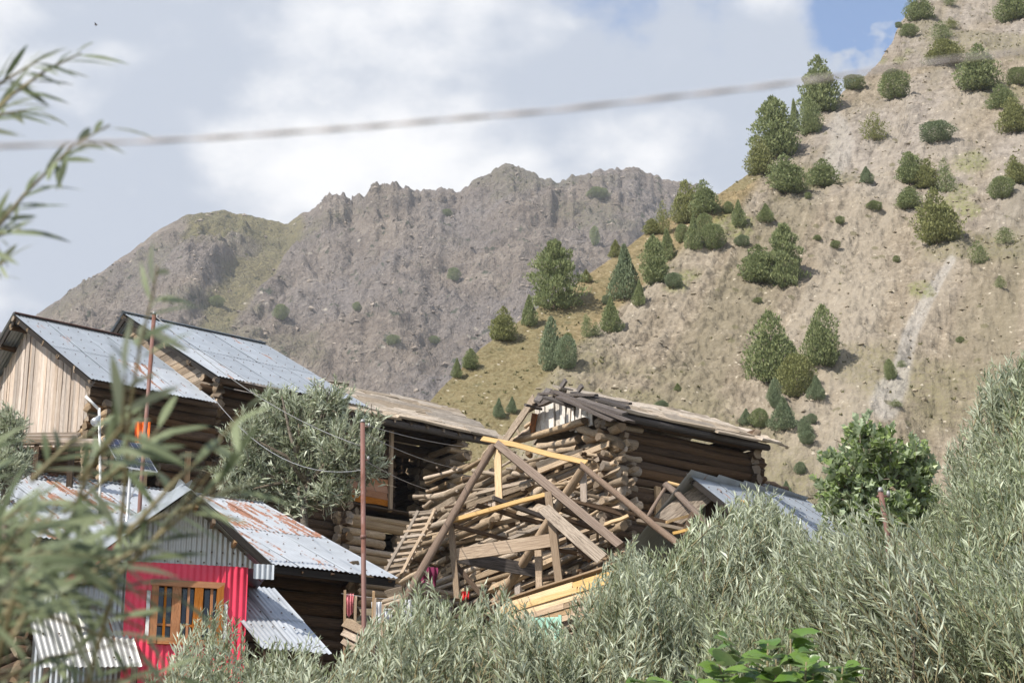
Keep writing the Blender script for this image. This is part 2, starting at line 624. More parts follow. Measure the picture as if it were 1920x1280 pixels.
def hill_build():
    te = np.interp(TH, h_az, h_te)
    m = 0.78
    rs = (HZB - m * HR0 - CAMZ) / np.minimum(te - m, -0.12)
    rs = np.maximum(rs, HR0 + 2)
    t = np.concatenate([np.linspace(0, 1, H_M - 40), 1 + np.linspace(0.01, 0.6, 40)])
    T, TT = np.meshgrid(TH, t, indexing='ij')
    RS = rs[:, None]
    r = HR0 + (RS - HR0) * TT
    z = HZB + (np.minimum(r, RS) - HR0) * m - np.maximum(r - RS, 0) * 0.7
    X, Y = r * np.sin(T), r * np.cos(T)
    px, py = proj_np(X, Y, z)
    crx = np.interp(py, [p[1] for p in CREASE[::-1]], [p[0] for p in CREASE[::-1]])
    left = crx - px                                            # >0 on the grassy shoulder
    wob = 18 * fbm(X * 0.12, z * 0.12, 3, 4)
    grass = sstep(left + wob, -4, 14) * sstep(py, 300, 345)
    rocky = 1 - grass
    fade = 1 - 0.55 * sstep(TT, 0.93, 1.0)
    # ribs and gullies run down the slope, ledges cut across it
    A, B = X * 0.80 + z * 0.60, -X * 0.60 + z * 0.80
    gul = fbm(A * 0.045 + 3, B * 0.10, 11, 4) * 3.4
    led = ridged(A * 0.11 + 3, B * 0.30, 21, 5, 0.60) * 0.55
    fine = fbm(A * 1.3, B * 2.2, 31, 4, 0.75) * 0.30
    d = (gul * (0.35 + 0.65 * rocky) + led * rocky + fine * (0.3 + 0.9 * rocky)) * fade
    bulge = 2.2 * sstep(-left, -10, 60) * rocky * sstep(py, 320, 420)
    z = z - 9 * (1 - sstep(TT, 0.0, 0.05)) + d * sstep(TT, 0.0, 0.08) + bulge * fade * sstep(TT, 0.0, 0.2)
    px, py = proj_np(X, Y, z)                                  # masks follow the finished surface
    crx = np.interp(py, [p[1] for p in CREASE[::-1]], [p[0] for p in CREASE[::-1]])
    left = crx - px
    grass = sstep(left + wob, -6, 22) * sstep(py, 300, 350)
    rocky = 1 - grass
    scree = sstep(26 + 8 * fbm(X * 0.3, z * 0.3, 41, 3) - seg_dist(px, py, [(1660, 760), (1690, 690), (1705, 630), (1740, 560), (1785, 490)]) * np.interp(py, [480, 720], [2.4, 0.8]), 0, 12)
    scree = np.maximum(scree, 0.75 * sstep(24 - seg_dist(px, py, [(1570, 205), (1580, 260), (1560, 330)]) + 30 * fbm(X * 0.2, z * 0.2, 43, 4), 0, 16))
    green = sstep(fbm(X * 0.10, z * 0.16, 51, 5) + 0.42 * sstep(py, 660, 840) - 0.06 - 0.10 * sstep(py, 500, 300), 0.0, 0.32)
    Cc, Dd = 0.91 * X - 0.41 * z, 0.41 * X + 0.91 * z
    streak = fbm(Cc * 0.22, Dd * 0.022, 81, 5, 0.62)
    z = z + 0.45 * streak * rocky * fade
    spots = [(1820, 320, 34), (1805, 350, 24), (1830, 300, 22), (1815, 395, 18), (1790, 375, 20), (1728, 545, 22), (1700, 95, 12), (1690, 120, 16), (1655, 115, 10), (1290, 520, 40), (1370, 420, 40)]
    gs = np.zeros_like(z)
    for sx, sy, sr in spots:
        gs = np.maximum(gs, sstep(1 - np.hypot(px - sx, (py - sy) * 1.5) / sr + 1.2 * fbm(X * 0.35, z * 0.35, 61, 3), 0.1, 0.5))
    grey = sstep(fbm(A * 0.035 + 9, B * 0.09, 71, 5, 0.6), -0.05, 0.35) * rocky
    return np.stack([X, Y, z], -1), dict(grass=grass, scree=scree, green=green, lush=gs, grey=grey, streak=0.5 + 0.9 * streak), r, z


def hill_material():
    k = NT('rocky_hillside')
    p = k.co('Object')
    mid = k.noise(k.co('Object', (1, 1, 1.9)), 0.8, 5, 0.72, 0.6)
    fine = k.noise(p, 4.0, 3, 0.75)
    rock = k.cramp(k.math('ADD', k.math('MULTIPLY', mid, 0.55), k.math('MULTIPLY', fine, 0.45)),
                   [(0.33, (0.088, 0.073, 0.052)), (0.44, (0.19, 0.157, 0.115)), (0.54, (0.243, 0.203, 0.151)), (0.67, (0.385, 0.33, 0.256))])
    rock = k.mix(k.math('MULTIPLY', k.attr('grey'), 0.75), rock, k.mix(k.ramp(mid, 0.35, 0.65), (0.18, 0.158, 0.14), (0.32, 0.285, 0.25)))
    rock = k.mix(k.ramp(k.attr('streak'), 0.45, 0.85, 0.0, 0.55), rock, (0.30, 0.262, 0.21))
    rock = k.mix(k.ramp(k.attr('streak'), 0.42, 0.12, 0.0, 0.5), rock, (0.165, 0.145, 0.095))
    gr = k.cramp(k.math('ADD', k.math('MULTIPLY', mid, 0.4), k.math('MULTIPLY', fine, 0.6)),
                 [(0.36, (0.11, 0.088, 0.042)), (0.50, (0.205, 0.157, 0.085)), (0.66, (0.33, 0.258, 0.155))])
    grg = k.mix(k.ramp(fine, 0.35, 0.65), (0.085, 0.09, 0.038), (0.20, 0.175, 0.10))
    sc = k.mix(k.ramp(fine, 0.35, 0.65), (0.26, 0.24, 0.215), (0.37, 0.345, 0.31))
    c = k.mix(k.attr('grass'), rock, gr)
    c = k.mix(k.math('MULTIPLY', k.attr('green'), k.ramp(fine, 0.40, 0.60, 0.15, 0.8)), c, grg)
    c = k.mix(k.math('MULTIPLY', k.attr('scree'), 0.7), c, sc)
    c = k.mix(k.math('MULTIPLY', k.attr('lush'), k.ramp(fine, 0.40, 0.6, 0.1, 0.75)), c, (0.15, 0.165, 0.05))
    # small pale stones and little dark tufts strewn over it
    c = k.mix(k.ramp(k.voro(p, 1.3), 0.13, 0.08), c, (0.42, 0.37, 0.29))
    c = k.mix(k.math('MULTIPLY', k.ramp(k.voro(p, 0.62), 0.17, 0.12), 0.7), c, (0.12, 0.11, 0.06))
    h = k.math('ADD', k.math('MULTIPLY', mid, 0.45), k.math('MULTIPLY', fine, 0.55))
    k.bump(h, 0.6, 0.45)
    return k.done(c, 0.95, 0, 0.1)


HV, HA, HRr, HZz = hill_build()
_me = mesh_np('hillside', HV, grid_faces(H_N, H_M), hill_material(), smooth=True)
for _k, _v in HA.items():
    set_attr(_me, _k, _v)
put('hillside', _me, kind='structure')


def on_hill(px, py):
    """where the sight line through a photograph pixel meets the hillside"""
    d = ray(px, py)
    az = math.atan2(d.x, d.y)
    te = d.z / math.hypot(d.x, d.y)
    i = int(np.clip(round((az - TH[0]) / (TH[1] - TH[0])), 0, H_N - 1))
    el = (HZz[i] - CAMZ) / HRr[i]
    hit = np.nonzero(el >= te)[0]
    j = int(hit[0]) if len(hit) else int(np.argmax(el))
    return Vector(HV[i, j])


# ---- far mountain behind the village
MTN_SIL = [(-900, 900), (-500, 800), (-200, 700), (0, 625), (60, 598), (130, 548), (200, 505), (250, 468), (300, 428), (350, 403), (420, 395), (470, 404), (540, 420),
           (560, 405), (590, 385), (620, 364), (645, 368), (665, 374), (680, 372), (700, 350), (730, 357), (760, 352), (775, 362), (800, 358), (840, 352), (855, 362),
           (880, 350), (905, 330), (920, 326), (945, 310), (970, 314), (990, 322), (1020, 335), (1045, 344), (1070, 330), (1090, 332), (1120, 320),
           (1180, 316), (1215, 326), (1240, 330), (1290, 340), (1340, 364), (1450, 400), (1700, 470), (2300, 560)]
m_az, m_te = sil(MTN_SIL)
MT_N, MT_M = 820, 300
MTH = np.linspace(m_az[0], m_az[-1], MT_N)
MR0, MR1 = 520.0, 900.0


def mtn_build():
    te = np.interp(MTH, m_az, m_te)
    te = te + 0.0034 * fbm(MTH * 230, MTH * 0 + 0.5, 5, 6, 0.62) * np.interp(MTH, [m_az[0], math.atan2(ray(540, 420).x, 1), math.atan2(ray(600, 380).x, 1), m_az[-1]], [0.35, 0.35, 1.0, 1.0])
    t = np.concatenate([np.linspace(0, 1, MT_M - 30), 1 + np.linspace(0.02, 1.0, 30)])
    T, TT = np.meshgrid(MTH, t, indexing='ij')
    r1 = MR1 + 60 * fbm(MTH * 9, MTH * 0, 15, 3)
    r = MR0 + (r1[:, None] - MR0) * TT
    z0 = 100.0
    z1 = CAMZ + r1 * te
    ker = np.hanning(161)
    z1s = np.convolve(np.pad(z1, 80, mode='edge'), ker / ker.sum(), mode='valid')
    bl = sstep(TT, 0.55, 1.0)
    zz1 = z1s[:, None] * (1 - bl) + z1[:, None] * bl
    z = z0 + (zz1 - z0) * np.minimum(TT, 1) ** 1.05 - np.maximum(r - r1[:, None], 0) * 0.7
    X, Y = r * np.sin(T), r * np.cos(T)
    fade = 1 - 0.95 * sstep(TT, 0.90, 1.0)
    px, py = proj_np(X, Y, z)
    gully = seg_dist(px, py, [(545, 425), (500, 480), (455, 530), (420, 570), (380, 640)])
    rocky = sstep(gully, 18, 60)
    A, B = X * 0.78 + z * 0.62, -X * 0.62 + z * 0.78
    d = fbm(A * 0.010, B * 0.026, 7, 4, 0.5) * 16 + ridged(A * 0.022, B * 0.05, 17, 5, 0.62) * 7.0 + fbm(A * 0.10, B * 0.14, 27, 5, 0.68) * 6.5
    z = z + d * fade * sstep(TT, 0, 0.1) * (0.35 + 0.65 * rocky) - 4 * (1 - rocky) * fade
    green = sstep(30 - gully + 34 * fbm(X * 0.03, z * 0.03, 37, 4), 0, 18) * 0.9
    dome = sstep(1 - np.hypot((px - 420) / 130, (py - 425) / 42) + 0.9 * fbm(X * 0.03, z * 0.03, 47, 5), 0.15, 0.45)
    lush = sstep(fbm(X * 0.022, z * 0.03, 57, 6, 0.6), 0.18, 0.42) * 0.55
    return np.stack([X, Y, z], -1), dict(green=np.maximum(green, dome), lush=lush), r, z


def mtn_material():
    k = NT('far_mountain_rock')
    p = k.co('Object')
    big = k.noise(p, 0.012, 3, 0.62)
    mid = k.noise(p, 0.055, 4, 0.68, 0.6)
    fine = k.noise(p, 0.45, 4, 0.74)
    f = k.math('ADD', k.math('MULTIPLY', mid, 0.55), k.math('MULTIPLY', fine, 0.45))
    c = k.cramp(f, [(0.32, (0.10, 0.085, 0.072)), (0.45, (0.205, 0.17, 0.142)), (0.56, (0.29, 0.243, 0.202)), (0.71, (0.46, 0.40, 0.335))])
    c = k.mix(k.ramp(big, 0.42, 0.62), c, k.mix(k.ramp(fine, 0.35, 0.65), (0.17, 0.15, 0.14), (0.30, 0.262, 0.24)))
    g = k.mix(k.ramp(fine, 0.35, 0.65), (0.14, 0.13, 0.055), (0.27, 0.235, 0.12))
    c = k.mix(k.math('MULTIPLY', k.attr('green'), k.ramp(fine, 0.30, 0.6, 0.55, 1.0)), c, g)
    c = k.mix(k.math('MULTIPLY', k.attr('lush'), k.ramp(fine, 0.40, 0.6, 0.2, 1.0)), c, (0.17, 0.165, 0.095))
    c = k.mix(k.ramp(k.voro(p, 0.085), 0.10, 0.05), c, (0.50, 0.45, 0.38))
    c = k.mix(k.math('MULTIPLY', k.ramp(k.noise(p, 0.16, 3, 0.6), 0.63, 0.68), 0.85), c, (0.07, 0.085, 0.055))
    k.bump(f, 1.0, 11.0)
    return k.done(c, 0.95, 0, 0.1)


MV, MA, MRr, MZz = mtn_build()
_me = mesh_np('mountain', MV, grid_faces(MT_N, MT_M), mtn_material(), smooth=True)
for _k, _v in MA.items():
    set_attr(_me, _k, _v)
put('mountain', _me, kind='structure')


def on_mountain(px, py):
    d = ray(px, py)
    az = math.atan2(d.x, d.y)
    te = d.z / math.hypot(d.x, d.y)
    i = int(np.clip(round((az - MTH[0]) / (MTH[1] - MTH[0])), 0, MT_N - 1))
    el = (MZz[i] - CAMZ) / MRr[i]
    hit = np.nonzero(el >= te)[0]
    j = int(hit[0]) if len(hit) else int(np.argmax(el))
    return Vector(MV[i, j])
# ---- loose stones, dry tufts and rubble on the slopes
def island_mat(name, a, b, rough=0.95):
    k = NT(name)
    ge = k.n('ShaderNodeNewGeometry')
    c = k.mix(ge.outputs['Random Per Island'], a, b)
    n = k.noise(k.co('Object'), 2.0, 3, 0.6)
    c = k.mix(k.ramp(n, 0.3, 0.7, 0.0, 0.5), c, tuple(x * 0.6 for x in a))
    return k.done(c, rough, 0, 0.1)


def area_pick(V, jmax, n, rg):
    """grid cells picked evenly by their area"""
    a = np.linalg.norm(np.cross(V[1:-1, 9:jmax + 1] - V[1:-1, 8:jmax], V[2:, 8:jmax] - V[1:-1, 8:jmax]), axis=-1)
    c = np.cumsum(a.ravel())
    q = np.searchsorted(c, rg.uniform(0, c[-1], n))
    q = np.minimum(q, a.size - 1)
    return q // a.shape[1] + 1, q % a.shape[1] + 8


def scatter_stones(name, label, V, jmax, n, smin, smax, seed, mat, where=None, flat=0.6):
    rg = np.random.default_rng(seed)
    i, j = area_pick(V, jmax, n, rg)
    P = V[i, j] + (V[i, np.minimum(j + 1, jmax)] - V[i, j]) * rg.uniform(0, 1, (n, 1)) + (V[i + 1, j] - V[i, j]) * rg.uniform(0, 1, (n, 1)) if True else None
    if where is not None:
        keep = rg.uniform(0, 1, n) < where[i, j]
        P = P[keep]
        n = len(P)
    S = smin * (smax / smin) ** (rg.uniform(0, 1, n) ** 2.2)
    oc = np.array([[1, 0, 0], [0, 1, 0], [-1, 0, 0], [0, -1, 0], [0, 0, 1], [0, 0, -1]], float)
    tri = np.array([[0, 1, 4], [1, 2, 4], [2, 3, 4], [3, 0, 4], [1, 0, 5], [2, 1, 5], [3, 2, 5], [0, 3, 5]])
    v = oc[None] * rg.uniform(0.55, 1.25, (n, 6, 1)) + rg.normal(0, 0.18, (n, 6, 3))
    a = rg.uniform(0, 6.28, n)
    ca, sa = np.cos(a)[:, None], np.sin(a)[:, None]
    x = v[..., 0] * ca - v[..., 1] * sa
    y = v[..., 0] * sa + v[..., 1] * ca
    v = np.stack([x * 1.2, y, v[..., 2] * flat], -1) * S[:, None, None] + P[:, None]
    f = (np.arange(n)[:, None, None] * 6 + tri[None]).reshape(-1, 3)
    o = put(name, mesh_np(name, v.reshape(-1, 3), f, mat), kind='stuff')
    tag(o, label, 'stones')
    return o


def scatter_tufts(name, label, V, jmax, n, smin, smax, seed, mat, where, per=7):
    rg = np.random.default_rng(seed)
    i, j = area_pick(V, jmax, n, rg)
    keep = rg.uniform(0, 1, n) < where[i, j]
    P = V[i, j][keep]
    n = len(P)
    S = smin * (smax / smin) ** rg.uniform(0, 1, n)
    d = rg.normal(0, 0.6, (n, per, 3))
    d[..., 2] = np.abs(d[..., 2]) + 0.5
    d /= np.linalg.norm(d, axis=-1, keepdims=True)
    b = P[:, None] + rg.normal(0, 0.25, (n, per, 3)) * S[:, None, None] * np.array([1, 1, 0.2])
    s = np.cross(d, rg.normal(0, 1, (n, per, 3)))
    s /= np.linalg.norm(s, axis=-1, keepdims=True)
    w = (S * 0.28)[:, None, None]
    L = (S[:, None] * rg.uniform(0.6, 1.2, (n, per)))[..., None]
    v = np.stack([b - s * w, b + s * w, b + d * L + s * w * 0.5, b + d * L - s * w * 0.4], 2).reshape(-1, 3)
    f = np.arange(len(v)).reshape(-1, 4)
    o = put(name, mesh_np(name, v, f, mat), kind='stuff')
    tag(o, label, 'tufts')


_hj = H_M - 42
scatter_stones('rubble', 'loose stones strewn over the near hillside', HV, _hj, 5000, 0.05, 0.20, 3, island_mat('hill_stone', (0.20, 0.168, 0.12), (0.38, 0.325, 0.245)), where=(0.15 + 0.85 * (1 - HA['grass'])))
scatter_tufts('dry_tufts', 'dry olive tufts and dwarf scrub over the near hillside', HV, _hj, 9000, 0.07, 0.18, 5, island_mat('dry_tuft', (0.09, 0.092, 0.038), (0.23, 0.205, 0.105)),
              where=np.clip(0.10 + 0.65 * HA['green'] + 0.12 * HA['grass'] + 0.9 * HA['lush'] - 0.6 * HA['scree'], 0, 1))
scatter_stones('rubble', 'crags and boulders on the far mountain', MV, MT_M - 32, 9000, 0.3, 1.5, 7, island_mat('mountain_stone', (0.13, 0.108, 0.09), (0.38, 0.32, 0.26)), flat=0.8)
scatter_tufts('mountain_scrub', 'low scrub patches on the far mountain', MV, MT_M - 34, 5000, 0.5, 1.3, 9, island_mat('mountain_scrub_leaf', (0.07, 0.08, 0.04), (0.16, 0.155, 0.075)),
              where=np.clip(0.06 + 0.6 * MA['lush'] + 0.25 * MA['green'], 0, 1))
# ================================================================== pieces of buildings
_cache = {}


def log_mesh(var, mat):
    """round log, length 1 on X, radius about 1, lumpy, with sawn or hewn ends"""
    key = ('log', var, mat)
    if key in _cache:
        return _cache[key]
    rg = np.random.default_rng(100 + var)
    ns, nr = 8, 5
    xs = np.linspace(-0.5, 0.5, nr)
    ang = np.linspace(0, 2 * np.pi, ns, endpoint=False)
    lob = 1 + 0.10 * np.cos(2 * ang + rg.uniform(0, 6)) + rg.normal(0, 0.05, ns)
    v = []
    for i, x in enumerate(xs):
        taper = 1.06 - 0.12 * (i / (nr - 1)) if var % 2 else 0.94 + 0.12 * (i / (nr - 1))
        rr = taper * lob * (1 + rg.normal(0, 0.075, ns))
        cy, cz = rg.normal(0, 0.17, 2)
        xe = np.full(ns, x)
        if i in (0, nr - 1):
            xe = xe + rg.normal(0, 0.008, ns)
        v.append(np.stack([xe, rr * np.cos(ang) + cy, rr * np.sin(ang) + cz], 1))
    v = np.concatenate(v)
    q = []
    for i in range(nr - 1):
        for j in range(ns):
            k = (j + 1) % ns
            q.append((i * ns + j, i * ns + k, (i + 1) * ns + k, (i + 1) * ns + j))
    caps = [list(range(ns))[::-1], [(nr - 1) * ns + j for j in range(ns)]]
    me = mesh_np('log', v, [np.array(q)[:, ::-1], np.array(caps)[:, ::-1]], mats=[M_[mat], M_['log_end']],
                 midx=[0] * len(q) + [1, 1])
    sm = np.array([True] * len(q) + [False, False])
    me.polygons.foreach_set('use_smooth', sm)
    _cache[key] = me
    return me


def board_mesh(var, mat):
    """sawn board, 1 x 1 x 1, slightly waney and warped"""
    key = ('board', var, mat)
    if key in _cache:
        return _cache[key]
    rg = np.random.default_rng(300 + var)
    xs = np.array([-0.5, -0.17, 0.16, 0.5])
    v = []
    for i, x in enumerate(xs):
        w0, w1 = -0.5 + rg.normal(0, 0.035), 0.5 + rg.normal(0, 0.035)
        dz = rg.normal(0, 0.10)
        e = rg.normal(0, 0.012, 4) if i in (0, 3) else np.zeros(4)
        for (yy, zz), ee in zip(((w0, -0.5), (w1, -0.5), (w1, 0.5), (w0, 0.5)), e):
            v.append((x + ee, yy, zz + dz))
    q = []
    for i in range(3):
        for j in range(4):
            k = (j + 1) % 4
            q.append((i * 4 + j, (i + 1) * 4 + j, (i + 1) * 4 + k, i * 4 + k))
    q += [(0, 1, 2, 3), (15, 14, 13, 12)]
    me = mesh_np('board', v, np.array(q)[:, ::-1], M_[mat])
    _cache[key] = me
    return me


M_['log_end'] = wood('sawn_log_end', (0.05, 0.037, 0.026), (0.19, 0.14, 0.095), (0.33, 0.255, 0.18), 0.35)


def log(parent, p, q, r, mat='wood_log', name='log', rz=None):
    return put(name, log_mesh(random.randrange(8), mat), parent, span(p, q, r, rz or r, roll=random.choice((0, math.pi)) + random.uniform(-0.3, 0.3)))


def board(parent, p, q, width, thick, up, mat, name='board', var=None):
    """width runs across, thick along `up`"""
    return put(name, board_mesh(random.randrange(6) if var is None else var, mat), parent, span(p, q, width, thick, up))


def beam(parent, p, q, w, h=None, mat='wood_tan', name='beam', up=Z):
    return board(parent, p, q, w, h or w, up, mat, name)


class Frame:
    """house axes: u along the long wall (azimuth az, away to the right), v away to the left, w up"""

    def __init__(s, O, az):
        s.O = Vector(O)
        a = R(az)
        s.d1 = Vector((math.sin(a), math.cos(a), 0))
        s.d2 = Vector((-math.cos(a), math.sin(a), 0))

    def p(s, u, v, w):
        return s.O + s.d1 * u + s.d2 * v + Z * w


def on_plane(O, e1, e2, px, py):
    """coordinates (a, b) of the point O + a e1 + b e2 seen at a photograph pixel"""
    d = ray(px, py)
    m = np.array([[e1.x, e2.x, -d.x], [e1.y, e2.y, -d.y], [e1.z, e2.z, -d.z]])
    rhs = np.array(Vector((0, 0, CAMZ)) - Vector(O))
    s = np.linalg.solve(m, rhs)
    return float(s[0]), float(s[1])


def along(O, d, px):
    """t so that O + t d is seen at photograph column px"""
    c, s = math.cos(PITCH), math.sin(PITCH)
    k = (px - 960) / FPX
    o = Vector(O) - Vector((0, 0, CAMZ))
    a = d.x - k * (d.y * c + d.z * s)
    b = o.x - k * (o.y * c + o.z * s)
    return -b / a


# ------------------------------------------------------------------ corrugated sheet
def sheet_mesh(width, length, mat, wl=0.085, amp=0.012):
    key = ('sheet', round(width, 2), round(length, 2), mat)
    if key in _cache:
        return _cache[key]
    nw = max(2, int(round(width / wl)))
    n = nw * 4 + 1
    x = np.linspace(-width / 2, width / 2, n)
    z = amp * np.cos(np.linspace(0, nw * 2 * np.pi, n))
    ys = np.array([0, 0.5, 1]) * length
    v = np.concatenate([np.stack([x, np.full(n, y), z], 1) for y in ys])
    f = np.concatenate([np.stack([np.arange(n - 1), np.arange(1, n), np.arange(1, n) + n, np.arange(n - 1) + n], 1) + k * n for k in range(2)])
    me = mesh_np('sheet', v, f, M_[mat], smooth=True)
    _cache[key] = me
    return me


def nails_mesh(pts, nrm, size=0.021):
    """many nail heads in one mesh"""
    v, f = [], []
    x = Vector(nrm).orthogonal().normalized()
    y = Vector(nrm).cross(x)
    for i, p in enumerate(pts):
        p = Vector(p)
        v += [p + x * size, p + y * size, p - x * size, p - y * size, p + Vector(nrm) * size]
        b = i * 5
        f += [(b, b + 1, b + 4), (b + 1, b + 2, b + 4), (b + 2, b + 3, b + 4), (b + 3, b, b + 4)]
    return mesh_np('nails', [tuple(a) for a in v], np.array(f), M_['nail'])


def tin_roof(parent, E, du, ds, L, S, rows, mats, nail_rows=3, width=0.8, name='roof_sheet', skew=0.0, keep=None):
    """sheets laid on a roof plane: E lower corner, du along the eave, ds up the slope"""
    n = du.cross(ds).normalized()
    k = max(1, int(round(L / width)))
    w = L / k
    sl = S / rows
    nails = []
    for j in range(rows):
        for i in range(k):
            if keep and not keep(i / k, j / rows):
                continue
            mt = random.choice(mats) if not callable(mats) else mats(i / k, j / rows)
            me = sheet_mesh(w + 0.06, round(sl + 0.12, 2), mt)
            o = E + du * (w * (i + 0.5)) + ds * (sl * j - (0.06 if j else 0)) + n * (0.003 * (i % 2) + 0.008 * j + random.uniform(0, 0.002)) + ds * random.uniform(-0.025, 0.025)
            M = Matrix((du, ds, n)).transposed().to_4x4()
            put(name, me, parent, Matrix.Translation(o) @ M @ Matrix.Rotation(random.gauss(0, 0.004), 4, 'Z'))
            for a in range(nail_rows):
                for b in range(3):
                    nails.append(o + du * (w * (b - 1) * 0.33) + ds * (sl * (a + 0.35) / nail_rows) + n * 0.02)
    if nails:
        put('nails', nails_mesh(nails, n), parent, None, 'stuff')


def corr_wall(parent, P0, du, L, zb, zt, mat, width=0.8, name='wall_sheet', wl=0.085, amp=0.011, fill=None):
    """upright corrugated sheets; zb(s), zt(s) give the lower and upper edge"""
    n = du.cross(Z).normalized()
    k = max(1, int(round(L / width)))
    w = L / k
    for i in range(k):
        s0, s1 = i * w, (i + 1) * w + 0.03
        m = max(5, int(w / wl) * 6 + 1)
        s = np.linspace(s0, s1, m)
        off = amp * np.cos(s / wl * 2 * np.pi) + 0.004 * (i % 2)
        lo = np.array([zb(a) for a in s]) + random.uniform(-0.015, 0.015)
        hi = np.array([zt(a) for a in s])
        hi = np.maximum(hi, lo + 0.005)
        base = np.array(P0)[None] + s[:, None] * np.array(du)[None] + off[:, None] * np.array(n)[None]
        v = np.concatenate([base + np.array([0, 0, 1.0])[None] * lo[:, None], base + np.array([0, 0, 1.0])[None] * hi[:, None]])
        a = np.arange(m - 1)
        f = np.stack([a, a + 1, a + 1 + m, a + m], 1)
        c = v.mean(0)
        put(name, mesh_np('wall_sheet', v - c, f, M_[mat], smooth=True), parent, Matrix.Translation(Vector(c)))


def log_wall(parent, P0, d, L, z0, z1, r, mat='wood_brown_shaded', ext=0.28, holes=(), phase=0, jit=0.02, sag=0.0, gap=1.86, name='log', step_ends=None):
    """courses of logs from z0 to z1 (relative to P0); holes = (a0, a1, b0, b1) openings"""
    z = z0 + r
    i = phase
    nrm = d.cross(Z)
    while z < z1:
        e0 = ext + random.uniform(-0.08, 0.08)
        e1 = ext + random.uniform(-0.08, 0.08)
        segs = [(-e0, L + e1)]
        for (a0, a1, b0, b1) in holes:
            if b0 < z < b1:
                new = []
                for s0, s1 in segs:
                    if a1 <= s0 or a0 >= s1:
                        new.append((s0, s1))
                        continue
                    if a0 > s0:
                        new.append((s0, a0))
                    if a1 < s1:
                        new.append((a1, s1))
                segs = new
        rr = r * random.uniform(0.88, 1.14)
        for s0, s1 in segs:
            if s1 - s0 < 0.12:
                continue
            o = nrm * random.uniform(-jit, jit)
            a = P0 + d * s0 + Z * (z + random.uniform(-jit, jit)) + o
            b = P0 + d * s1 + Z * (z + random.uniform(-jit, jit) + sag) + o
            log(parent, a, b, rr, mat, name)
        z += r * gap
        i += 1


def cloth_mesh(w, h, mat, seed, folds=3.0, depth=0.05):
    """hanging cloth with folds, a little thickness comes from the solid back"""
    rg = np.random.default_rng(seed)
    n, m = 15, 9
    xs, zs = np.linspace(-0.5, 0.5, n), np.linspace(0, -1, m)
    X, Zz = np.meshgrid(xs, zs, indexing='ij')
    ph = rg.uniform(0, 6)
    Yy = depth * np.sin(X * folds * 6.28 + ph + 0.8 * Zz) * (0.4 + 0.6 * -Zz) + 0.02 * np.sin(Zz * 7 + ph)
    Xx = X * w * (1 - 0.18 * -Zz * np.cos(X * 5 + ph) ** 2)
    Zz = Zz * h * (1 + 0.10 * np.sin(X * 6 + ph))
    v = np.stack([Xx, Yy, Zz], -1)
    v2 = v + np.array([0, 0.008, 0])
    f = grid_faces(n, m)
    me = mesh_np('cloth', np.concatenate([v.reshape(-1, 3), v2.reshape(-1, 3)]), np.concatenate([f, f[:, ::-1] + n * m]), M_[mat], smooth=True)
    return me


def tube_mesh(pts, rad, mat, sides=6, smooth=True):
    """round tube along points; rad a number or one radius for each point"""
    pts = [Vector(p) for p in pts]
    n = len(pts)
    rad = [rad] * n if isinstance(rad, (int, float)) else rad
    v = []
    up = None
    for i, p in enumerate(pts):
        t = (pts[min(i + 1, n - 1)] - pts[max(i - 1, 0)]).normalized()
        if up is None:
            up = t.orthogonal().normalized()
        x = (up - t * up.dot(t)).normalized()
        up = x
        y = t.cross(x)
        for k in range(sides):
            a = 2 * math.pi * k / sides
            v.append(tuple(p + (x * math.cos(a) + y * math.sin(a)) * rad[i]))
    f = []
    for i in range(n - 1):
        for k in range(sides):
            l = (k + 1) % sides
            f.append((i * sides + k, i * sides + l, (i + 1) * sides + l, (i + 1) * sides + k))
    caps = [tuple(range(sides))[::-1], tuple((n - 1) * sides + k for k in range(sides))]
    return mesh_np('tube', v, [np.array(f), np.array(caps)], M_[mat], smooth=smooth)
# ================================================================== tin-roofed plank house (left)
AZ = 52.0
E1 = at(172, 712, 40.0)                                # front lower corner of its roof
F1 = Frame(E1, AZ)
hw1, rise1 = on_plane(E1, F1.d2, Z, 27, 592)
L1 = along(E1, F1.d1, 407)
print('house1 hw', hw1, 'rise', rise1, 'L', L1)
OV, OG = 0.45, 0.42                                    # eave and gable overhang
gz = ground_z(0, F1.p(2, 2, 0).y)
base1 = F1.p(OG, OV, 0)
base1.z = gz
h1 = empty('plank_gable_house', base1, 'house with upright weathered gable planks under a grey tin roof, farthest left', 'house')
SL1 = (F1.d2 * hw1 + Z * rise1)
slen1 = SL1.length
ds1 = SL1.normalized()
up1 = F1.d1.cross(ds1)
tin_roof(h1, F1.p(-0.02, 0, 0.03), F1.d1, ds1, L1, slen1, 2, lambda i, j: 'tin_rusty' if (i > 0.45 and j < 0.3 and random.random() < 0.7) else 'tin')
SR1 = (F1.d2 * hw1 - Z * rise1).normalized()
E1b = F1.p(L1, 2 * hw1, 0.03)
tin_roof(h1, E1b, -F1.d1, (-F1.d2 * hw1 + Z * rise1).normalized(), L1 + 0.02, slen1, 2, ['tin'])
board(h1, F1.p(0, hw1, rise1 + 0.06), F1.p(L1, hw1, rise1 + 0.06), 0.20, 0.015, Z, 'rust_pipe', 'ridge_cap')
for t in (0.03, 0.22, 0.42, 0.62, 0.82, 0.95):         # purlins whose ends show along both gable edges
    for sgn in (0, 1):
        v = hw1 * t if sgn == 0 else 2 * hw1 - hw1 * t
        c = F1.p(0.02, v, rise1 * t - 0.10)
        log(h1, c, F1.p(L1 - 0.05, v, rise1 * t - 0.10), 0.07, 'wood_brown_shaded', 'purlin')
log(h1, F1.p(-0.03, hw1, rise1 - 0.09), F1.p(L1, hw1, rise1 - 0.09), 0.085, 'wood_brown_shaded', 'ridge_beam')
